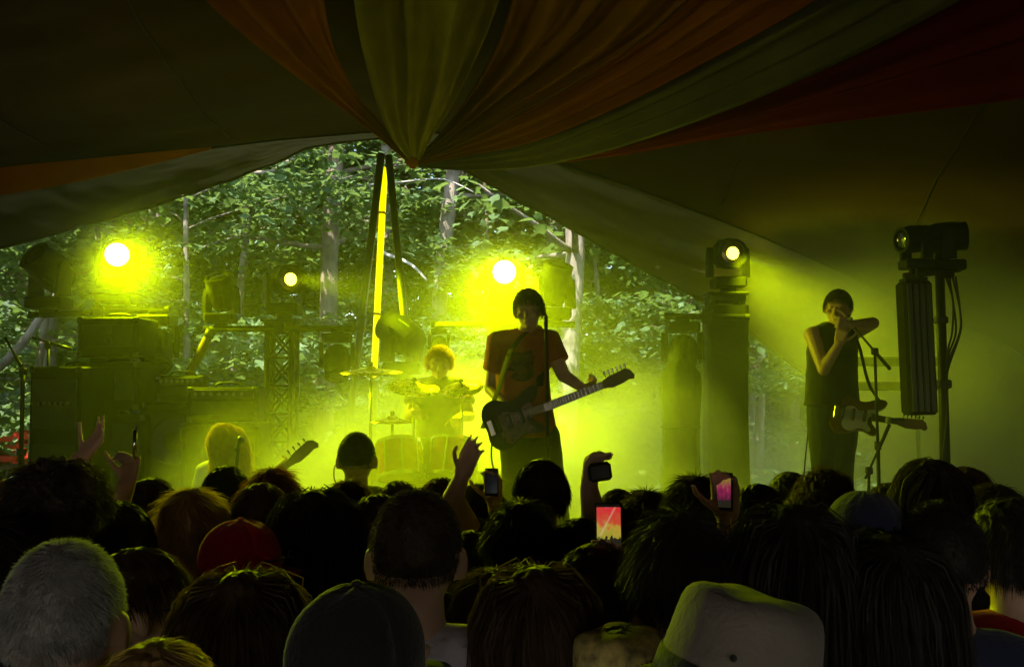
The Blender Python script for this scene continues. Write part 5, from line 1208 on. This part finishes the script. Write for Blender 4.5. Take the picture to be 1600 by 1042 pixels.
def bucket(m, band_m, tilt_=(0, 0), k=1.0):
    def f(o, hc):
        hc = Vector(hc); T = Euler((tilt_[0], tilt_[1], 0)).to_matrix()
        prof = [(.002, .140), (.03, .1405), (.05, .140), (.066, .1375), (.077, .132), (.084, .124), (.088, .113), (.0905, .1), (.093, .08), (.0965, .055), (.100, .03), (.103, .022), (.135, -.004), (.165, -.030), (.168, -.036), (.160, -.032), (.105, .012)]
        b = MB(); rows = []
        for r_, z_ in prof:
            rows.append([hc + T @ (Vector((r_ * k * math.cos(a) * (1 + (.03 * math.sin(3 * a) if r_ > .11 else .012 * math.sin(5 * a))), -.012 + r_ * k * 1.12 * math.sin(a), z_ * k + (.012 * math.sin(2 * a + 1) if r_ > .12 else .006 * math.sin(4 * a + 1) * (z_ > .1) * min(1, (r_ / .09) ** 2)))) ) for a in [2 * PI * j / 48 for j in range(49)]])
        b.grid(rows); c = b.build('bucket_hat', m, o, True)
        b = MB(); rows = [[hc + T @ Vector((r_ * k * math.cos(a), -.012 + r_ * k * 1.12 * math.sin(a), z_ * k)) for a in [2 * PI * j / 48 for j in range(49)]] for r_, z_ in ((.1035, .024), (.1045, .026), (.1005, .052), (.0985, .053))]; b.grid(rows); b.build('hat_band', band_m, c, True)
        for sx in (-1, 1):
            for q in (.3,):
                b = MB(); a = PI * 1.5 + sx * q; b.ell(hc + T @ Vector((.099 * k * math.cos(a), -.012 + .099 * k * 1.12 * math.sin(a), .075 * k)), (.0045, .0045, .0045), None, 8, 6); b.build('eyelet', band_m, c)
    return f
def glasses(o, hc, m=None, up=0.0, dark=False):
    hc = Vector(hc); b = MB(); m = m or mat('frame_black', (.01, .01, .01), .2, spec=.8)
    for s_ in (-1, 1):
        b.tube([hc + Vector((s_ * .033 + .026 * math.cos(a), .104, .004 + up + .02 * math.sin(a))) for a in [2 * PI * j / 16 for j in range(17)]], .0024, 5, cap=False)
        b.tube([hc + Vector((s_ * .06, .102, .010 + up)), hc + Vector((s_ * .082, .04, .008 + up)), hc + Vector((s_ * .083, -.02, .006 + up)), hc + Vector((s_ * .08, -.035, -.012 + up))], .0024, 5)
    b.tube([hc + Vector((-.009, .106, .008 + up)), hc + Vector((.009, .106, .008 + up))], .0024, 5)
    g = b.build('glasses', m, o)
    b = MB()
    for s_ in (-1, 1): b.ell(hc + Vector((s_ * .033, .104, .004 + up)), (.024, .002, .018), None, 14, 8)
    b.build('lenses', mat('lens_tint', (.02, .02, .02), .05, spec=.8), g)
    return g
M_capred = cloth('cap_red', (.5, .01, .03)); M_capblk = cloth('cap_black', (.012, .012, .014)); M_capnavy = cloth('cap_navy', (.018, .022, .05)); M_hatw = cloth('hat_cream', (.21, .18, .16)); M_band = cloth('hat_band', (.03, .03, .03))
M_flower = mat('hat_pattern', (.45, .42, .36), .85, var=.9, scale=26, bump=.2, bscale=80, var_col=(.55, .42, .14))
P_ = person
# nearest row
P_(96, 836, 1.47, 'crop', 'grey', 'black', 'close man with cropped grey hair at the bottom left', .12, n=14000, seed=1)
P_(243, 982, 1.33, 'short', 'blond', 'black', 'blond head lowest in the picture, right of the grey-haired man', .1, 'f', seed=2, n=9000)
P_(376, 888, 1.72, 'long', 'brown', 'black', 'person with long straight light brown hair at the bottom left', .05, 'f', seed=1, n=4500)
P_(546, 890, 1.40, 'crop', 'black', 'black', 'person in a black baseball cap at the bottom, left of the short-haired tall man', -.75, seed=3, hat=cap_hat(M_capblk, 0))
P_(650, 757, 1.86, 'crop', 'dark', 'lilac', 'tall man with short dark hair and a pale lilac T-shirt, bottom centre', .05, seed=4, n=8000)
P_(838, 880, 1.80, 'long', 'brown', 'black', 'long-haired person low in the centre, right of the tall short-haired man', 0, 'f', seed=6, n=4500)
P_(772, 870, 2.25, 'messy', 'brown', 'black', 'dark-haired head peeping between the tall man and the long-haired person', .2, 'f', seed=7)
P_(926, 838, 2.15, 'short', 'dark', 'black', 'dark short-haired head below the lit phone in the centre', -.1, seed=8)
P_(1142, 914, 1.20, 'crop', 'brown', 'tan', 'person in a cream bucket hat at the bottom right', -.1, hat=bucket(M_hatw, M_band, (R(-4), R(14)), 1.0))
P_(972, 948, 1.62, 'short', 'brown', 'olive', 'person in a flower-patterned bucket hat left of the cream hat', -.2, 'f', hat=bucket(M_flower, M_band, (0, R(-6)), .9))
P_(1064, 774, 1.95, 'messy', 'black', 'black', 'big dark-haired head right of the lit phone', .1, seed=9)
P_(1240, 784, 1.92, 'long', 'black', 'black', 'person with long black hair right of the centre', 0, 'f', seed=10)
P_(1355, 757, 2.05, 'crop', 'black', 'black', 'person in a navy beanie on the right', 0, hat=beanie(M_capnavy))
P_(1470, 776, 1.96, 'crop', 'black', 'navy', 'man with short black hair in a dark top at the lower right', -.12, seed=11, n=7000)
P_(1584, 764, 2.20, 'short', 'black', 'red', 'person in a red printed T-shirt at the right edge', -.15, seed=12)
P_(368, 799, 2.45, 'crop', 'dark', 'black', 'person in a red cap with sunglasses pushed up, on the left', -.9, skin=1, hat=cap_hat(M_capred, 0))
P_(207, 842, 2.05, 'short', 'brown', 'black', 'person in glasses turned right, behind the grey-haired man', -1.15, seed=13)
P_(92, 806, 2.35, 'short', 'dark', 'black', 'dark head between the curly-haired head and the grey-haired man', .2, seed=14)
P_(183, 773, 2.60, 'short', 'black', 'black', 'black-haired head right of the curly-haired head on the left', 0, seed=15)
P_(86, 700, 2.45, 'curly', 'dark', 'black', 'curly dark-haired head rising tall on the left', 0, seed=1)
P_(12, 738, 2.9, 'short', 'blond', 'olive', 'blond head at the left edge of the crowd', .1, seed=16)
P_(-6, 790, 2.2, 'messy', 'black', 'black', 'dark head cut by the left edge of the picture', 0, seed=17)
P_(235, 738, 3.35, 'short', 'dark', 'black', 'dark round head behind the raised arm on the left', 0, seed=18)
P_(299, 747, 2.85, 'messy', 'blond', 'black', 'fair-haired head with a bright rim above the red cap', 0, 'f', seed=19)
P_(352, 720, 3.9, 'short', 'black', 'black', 'dark head just in front of the kneeling bass player', 0, seed=20)
P_(424, 718, 3.3, 'messy', 'ginger', 'black', 'ginger-haired head under the bass headstock', 0, seed=21)
P_(407, 745, 2.95, 'short', 'brown', 'black', 'brown-haired head below the ginger one', .1, seed=22)
P_(490, 762, 2.7, 'long', 'black', 'black', 'flat-topped dark long-haired head left of the close-cropped man', 0, 'f', seed=23)
P_(557, 672, 4.55, 'crop', 'black', 'black', 'close-cropped man with an earpiece standing out against the smoke, left of centre', .05, seed=24)
P_(590, 762, 2.75, 'short', 'dark', 'black', 'dark head half hidden behind the tall short-haired man', 0, seed=25)
P_(545, 738, 3.7, 'messy', 'brown', 'tan', 'brown-haired head in front of the shoulders of the close-cropped man', 0, 'f', seed=26)
P_(622, 744, 3.8, 'short', 'brown', 'black', 'brown-haired head between the close-cropped man and the tall short-haired man', 0, seed=27)
P_(846, 708, 3.35, 'short', 'black', 'black', 'dark head in front of the legs of the guitarist', 0, seed=29)
P_(812, 768, 2.75, 'messy', 'black', 'black', 'broad dark head below the one in front of the guitarist', 0, seed=30)
P_(735, 820, 2.9, 'short', 'black', 'grey', 'small dark head right of the tall short-haired man', 0, 'f', seed=31)
P_(966, 757, 3.9, 'short', 'brown', 'black', 'brown head left of the spiky-haired one, above the lit phone', 0, seed=32)
P_(1010, 752, 3.2, 'messy', 'brown', 'black', 'spiky brown-haired head right of the raised fist', 0, seed=33)
P_(1180, 748, 3.6, 'short', 'black', 'black', 'dark head in glasses right of the raised phone', -1.0, seed=35)
P_(1236, 730, 3.9, 'short', 'dark', 'black', 'small dark head left of the curly one below the singer', 0, seed=36)
P_(1291, 717, 3.2, 'curly', 'brown', 'black', 'curly brown-haired head below the singer on the right', 0, seed=3, hs=.9)
P_(1390, 747, 3.9, 'short', 'dark', 'black', 'small dark head behind the navy beanie', 0, seed=37)
P_(1459, 714, 2.85, 'bob', 'dark', 'black', 'round dark bobbed head below the right-hand mast', 0, 'f', seed=38)
P_(1512, 721, 3.5, 'short', 'brown', 'black', 'brown head right of the bobbed one below the mast', 0, seed=39)
P_(1556, 742, 3.2, 'messy', 'dark', 'black', 'dark messy-haired head near the right edge', 0, seed=40)
P_(1395, 830, 1.9, 'long', 'black', 'black', 'long black-haired head squeezed between the beanie and the short-haired man', 0, 'f', seed=42)
# people with raised hands and phones
def phone(c, n, up_, size, label, screen=None, rows=None):
    c = Vector(c); n = Vector(n).normalized(); u = Vector(up_); u = (u - n * u.dot(n)).normalized(); x = u.cross(n)
    Mx = Matrix((x, u, n)).transposed(); root = obj('phone', None, None, label, 'phone', 'phones held up in the crowd', loc=c)
    b = MB(); b.box((0, 0, 0), (size[0], size[1], .008), Mx, bev=.003); b.build('case', M_black, root)
    b = MB(); b.box(Mx @ Vector((0, 0, .0043)), (size[0] - .008, size[1] - .02, .001), Mx); b.build('screen', screen or mat('screen_off', (.01, .01, .012), .1), root)
    b = MB()
    for i in range(2): b.lathe([(.007, 0), (.006, .002)], 10, Matrix.Translation(Mx @ Vector((-size[0] * .28, size[1] * (.38 - .1 * i), -.0045))) @ (Mx @ Matrix.Rotation(PI, 3, 'X')).to_4x4())
    b.build('camera_lens', MATS['lens_dark'], root); return root
def screen_mat(name, stops, st, rs_=.6):
    """a lit phone screen showing the stage: bands from bottom to top"""
    m = bpy.data.materials.new(name); m.use_nodes = True; n = m.node_tree; bs_ = n.nodes['Principled BSDF']; L = n.links
    tc = n.nodes.new('ShaderNodeTexCoord'); nz = n.nodes.new('ShaderNodeTexNoise'); nz.inputs['Scale'].default_value = 5; mx = n.nodes.new('ShaderNodeMix'); mx.data_type = 'VECTOR'; mx.inputs[0].default_value = .42
    L.new(tc.outputs['Generated'], mx.inputs[4]); L.new(tc.outputs['Generated'], nz.inputs['Vector']); L.new(nz.outputs[1], mx.inputs[5])
    sx = n.nodes.new('ShaderNodeSeparateXYZ'); L.new(mx.outputs[1], sx.inputs[0]); cr = n.nodes.new('ShaderNodeValToRGB'); L.new(sx.outputs[2], cr.inputs[0])
    e = cr.color_ramp.elements
    while len(e) < len(stops): e.new(.5)
    for q, (p, c) in zip(e, stops): q.position = p; q.color = (*c, 1)
    # a pale light ray slanting across the picture and a dark row of heads along its foot
    def mth(op, p, q):
        k = n.nodes.new('ShaderNodeMath'); k.operation = op
        for i, v in enumerate((p, q)):
            if isinstance(v, (int, float)): k.inputs[i].default_value = v
            else: L.new(v, k.inputs[i])
        return k.outputs[0]
    g = n.nodes.new('ShaderNodeSeparateXYZ'); L.new(tc.outputs['Generated'], g.inputs[0])
    ray = mth('LESS_THAN', mth('ABSOLUTE', mth('SUBTRACT', mth('ADD', g.outputs[0], mth('MULTIPLY', g.outputs[2], -.9)), -.12), 0), .045)
    hn = n.nodes.new('ShaderNodeTexNoise'); hn.inputs['Scale'].default_value = 9; L.new(tc.outputs['Generated'], hn.inputs['Vector'])
    heads = mth('LESS_THAN', g.outputs[2], mth('ADD', mth('MULTIPLY', hn.outputs[0], .3), .08))
    m1 = n.nodes.new('ShaderNodeMix'); m1.data_type = 'RGBA'; L.new(mth('MULTIPLY', ray, rs_), m1.inputs[0]); L.new(cr.outputs[0], m1.inputs[6]); m1.inputs[7].default_value = (.8, .7, .45, 1)
    m2 = n.nodes.new('ShaderNodeMix'); m2.data_type = 'RGBA'; L.new(heads, m2.inputs[0]); L.new(m1.outputs[2], m2.inputs[6]); m2.inputs[7].default_value = (.02, .018, .01, 1)
    bs_.inputs['Base Color'].default_value = (.01, .01, .01, 1); bs_.inputs['Roughness'].default_value = .1; L.new(m2.outputs[2], bs_.inputs['Emission Color']); bs_.inputs['Emission Strength'].default_value = st; return m
scr1 = screen_mat('screen_stage', [(0, (.02, .02, .0)), (.18, (.1, .1, .05)), (.3, (.35, .33, .03)), (.48, (.5, .35, .04)), (.6, (.6, .08, .03)), (.8, (.7, .02, .03)), (.92, (.45, .3, .28))], .25, .25)
scr2 = screen_mat('screen_red', [(0, (.02, .01, .01)), (.12, (.2, .1, .3)), (.3, (.02, .01, .02)), (.55, (.3, .02, .08)), (.75, (.25, .2, .02)), (.9, (.4, .02, .03)), (1, (.02, .01, .02))], .25, 0)
# raised open hand, centre
P_(690, 738, 3.7, 'short', 'brown', 'black', 'head in the smoke with one open hand raised, centre left', 0, seed=28,
   arms=dict(elR=(708, 778, 3.55), wrR=(722, 743, 3.5), handR=((.32, .12, .9), (.45, -.85, .1), -1, (.22, .3, .38, .5))))
P_(752, 745, 3.9, 'messy', 'dark', 'black', 'dark hazy head holding up a small black phone, centre', .0, 'f', seed=34,
   arms=dict(elR=(778, 800, 3.75), wrR=(772, 785, 3.62), handR=((-.05, .05, 1), (-.3, -.9, 0), -1, (.5, .5, .5, .5))))
phone(at(768, 753, 3.60), (0, -1, .1), (0, 0, 1), (.05, .10), 'small dark phone held up left of the guitarist legs')
# raised fist with a camera-like object
P_(905, 800, 2.75, 'short', 'black', 'black', 'person raising a fist that grips a small black camera, right of the guitarist', 0, seed=43,
   arms=dict(elR=(928, 805, 2.9), wrR=(920, 762, 2.85), handR=((.15, .1, .95), (.75, -.6, .1), -1, (.85, .85, .8, .75))))
c = at(937, 737, 2.80); cr_ = thing('compact_camera', 'small black camera gripped in the raised fist right of the guitarist', 'camera', c)
b = MB(); b.box((0, 0, 0), (.066, .03, .052), Euler((0, R(-8), 0)), bev=.008); b.build('camera_body', M_black, cr_); b = MB(); b.lathe([(.016, 0), (.016, .014), (.012, .016)], 14, Matrix.Translation((0, .014, 0)) @ Matrix.Rotation(R(-90), 4, 'X')); b.build('lens', MATS['lens_dark'], cr_)
# phone in the centre, lit screen
P_(985, 870, 2.45, 'short', 'black', 'black', 'dark head right of centre holding up the phone with a glowing red and yellow screen', .1, seed=44,
   arms=dict(elR=(985, 990, 2.2), wrR=(955, 925, 2.22), handR=((-.05, .1, 1), (-.2, -.9, .05), -1, (.45, .5, .5, .5))))
phone(at(951, 823, 2.24), (0, -1, .12), (0, 0, 1), (.062, .108), 'phone with a glowing red and yellow picture of the stage, centre', scr1)
# phone at the right of the head near the middle
P_(1087, 728, 3.0, 'messy', 'dark', 'black', 'dark-haired head beside a raised red-lit phone, right of centre', 0, seed=45,
   arms=dict(elR=(1140, 850, 2.8), wrR=(1136, 808, 2.75), handR=((-.05, .05, 1), (-.3, -.9, 0), -1, (.5, .5, .5, .5))))
phone(at(1132, 768, 2.74), (-.9, -1, .1), (0, .05, 1), (.052, .105), 'phone with a small red-lit screen beside the dark head right of centre', scr2)
# two raised arms at the left
P_(160, 790, 3.0, 'short', 'brown', 'black', 'person behind the curly head raising an arm with a slim stick, left', 0, 'f', seed=46,
   arms=dict(elR=(178, 805, 3.0), wrR=(199, 755, 2.95), handR=((.12, .1, .95), (-.5, -.8, 0), -1, (1.25, 1.3, 1.3, 1.3))))
lg = thing('vape_pen', 'slim silver stick held up in the raised hand on the left', 'stick', at(210, 690, 2.9)); b = MB(); b.tube([(0, 0, -.05), (.002, 0, .035)], .006, 8); b.build('barrel', M_chrome, lg, True); b = MB(); b.tube([(.002, 0, .035), (.0025, 0, .045)], .004, 8); b.build('tip', M_knob, lg)
P_(60, 770, 3.3, 'short', 'dark', 'black', 'person at the left stretching a bare arm up to the right', 0, seed=47,
   arms=dict(elR=(96, 755, 3.3), wrR=(128, 715, 3.3), handR=((.5, .2, .75), (-.6, -.7, .2), -1, (.25, .2, .25, .35))))
# print on the red shirt, earpieces and glasses
for o in list(bpy.data.objects):
    lab = o.get('label', '')
    if 'glasses turned right' in lab or 'dark head in glasses' in lab: glasses(o, stand_joints()['head'])
    if 'sunglasses pushed up' in lab: glasses(o, Vector(stand_joints()['head']) + Vector((0, .012, .0)), up=.02)
    if 'red printed T-shirt' in lab:
        s_ = [c for c in o.children if c.name.startswith('shirt')][0]; b = MB()
        for (dx, dz_, sx, sz) in ((-.02, .0, .07, .008), (-.02, -.028, .045, .022), (-.02, -.06, .06, .007)):
            rows = [[Vector((dx + sx * (q / 8 - .5) * 2, -(.108 + .03) * math.sqrt(max(.1, 1 - ((dx + sx * (q / 8 - .5) * 2) / .19) ** 2 - ((dz_ + e) / .24) ** 2)) - .012, 1.30 + dz_ + e)) for q in range(9)] for e in (-sz, sz)]
            b.grid(rows)
        b.build('print', cloth('print_white', (.5, .42, .45)), s_)
    if 'close-cropped man with an earpiece' in lab:
        b = MB(); hc = stand_joints()['head']; b.tube(crom([hc + Vector((-.088, .0, -.015)), hc + Vector((-.10, -.01, -.04)), hc + Vector((-.095, -.03, -.09)), hc + Vector((-.06, -.06, -.14))], 16), .0028, 6); b.build('earpiece', M_knob, o, True)
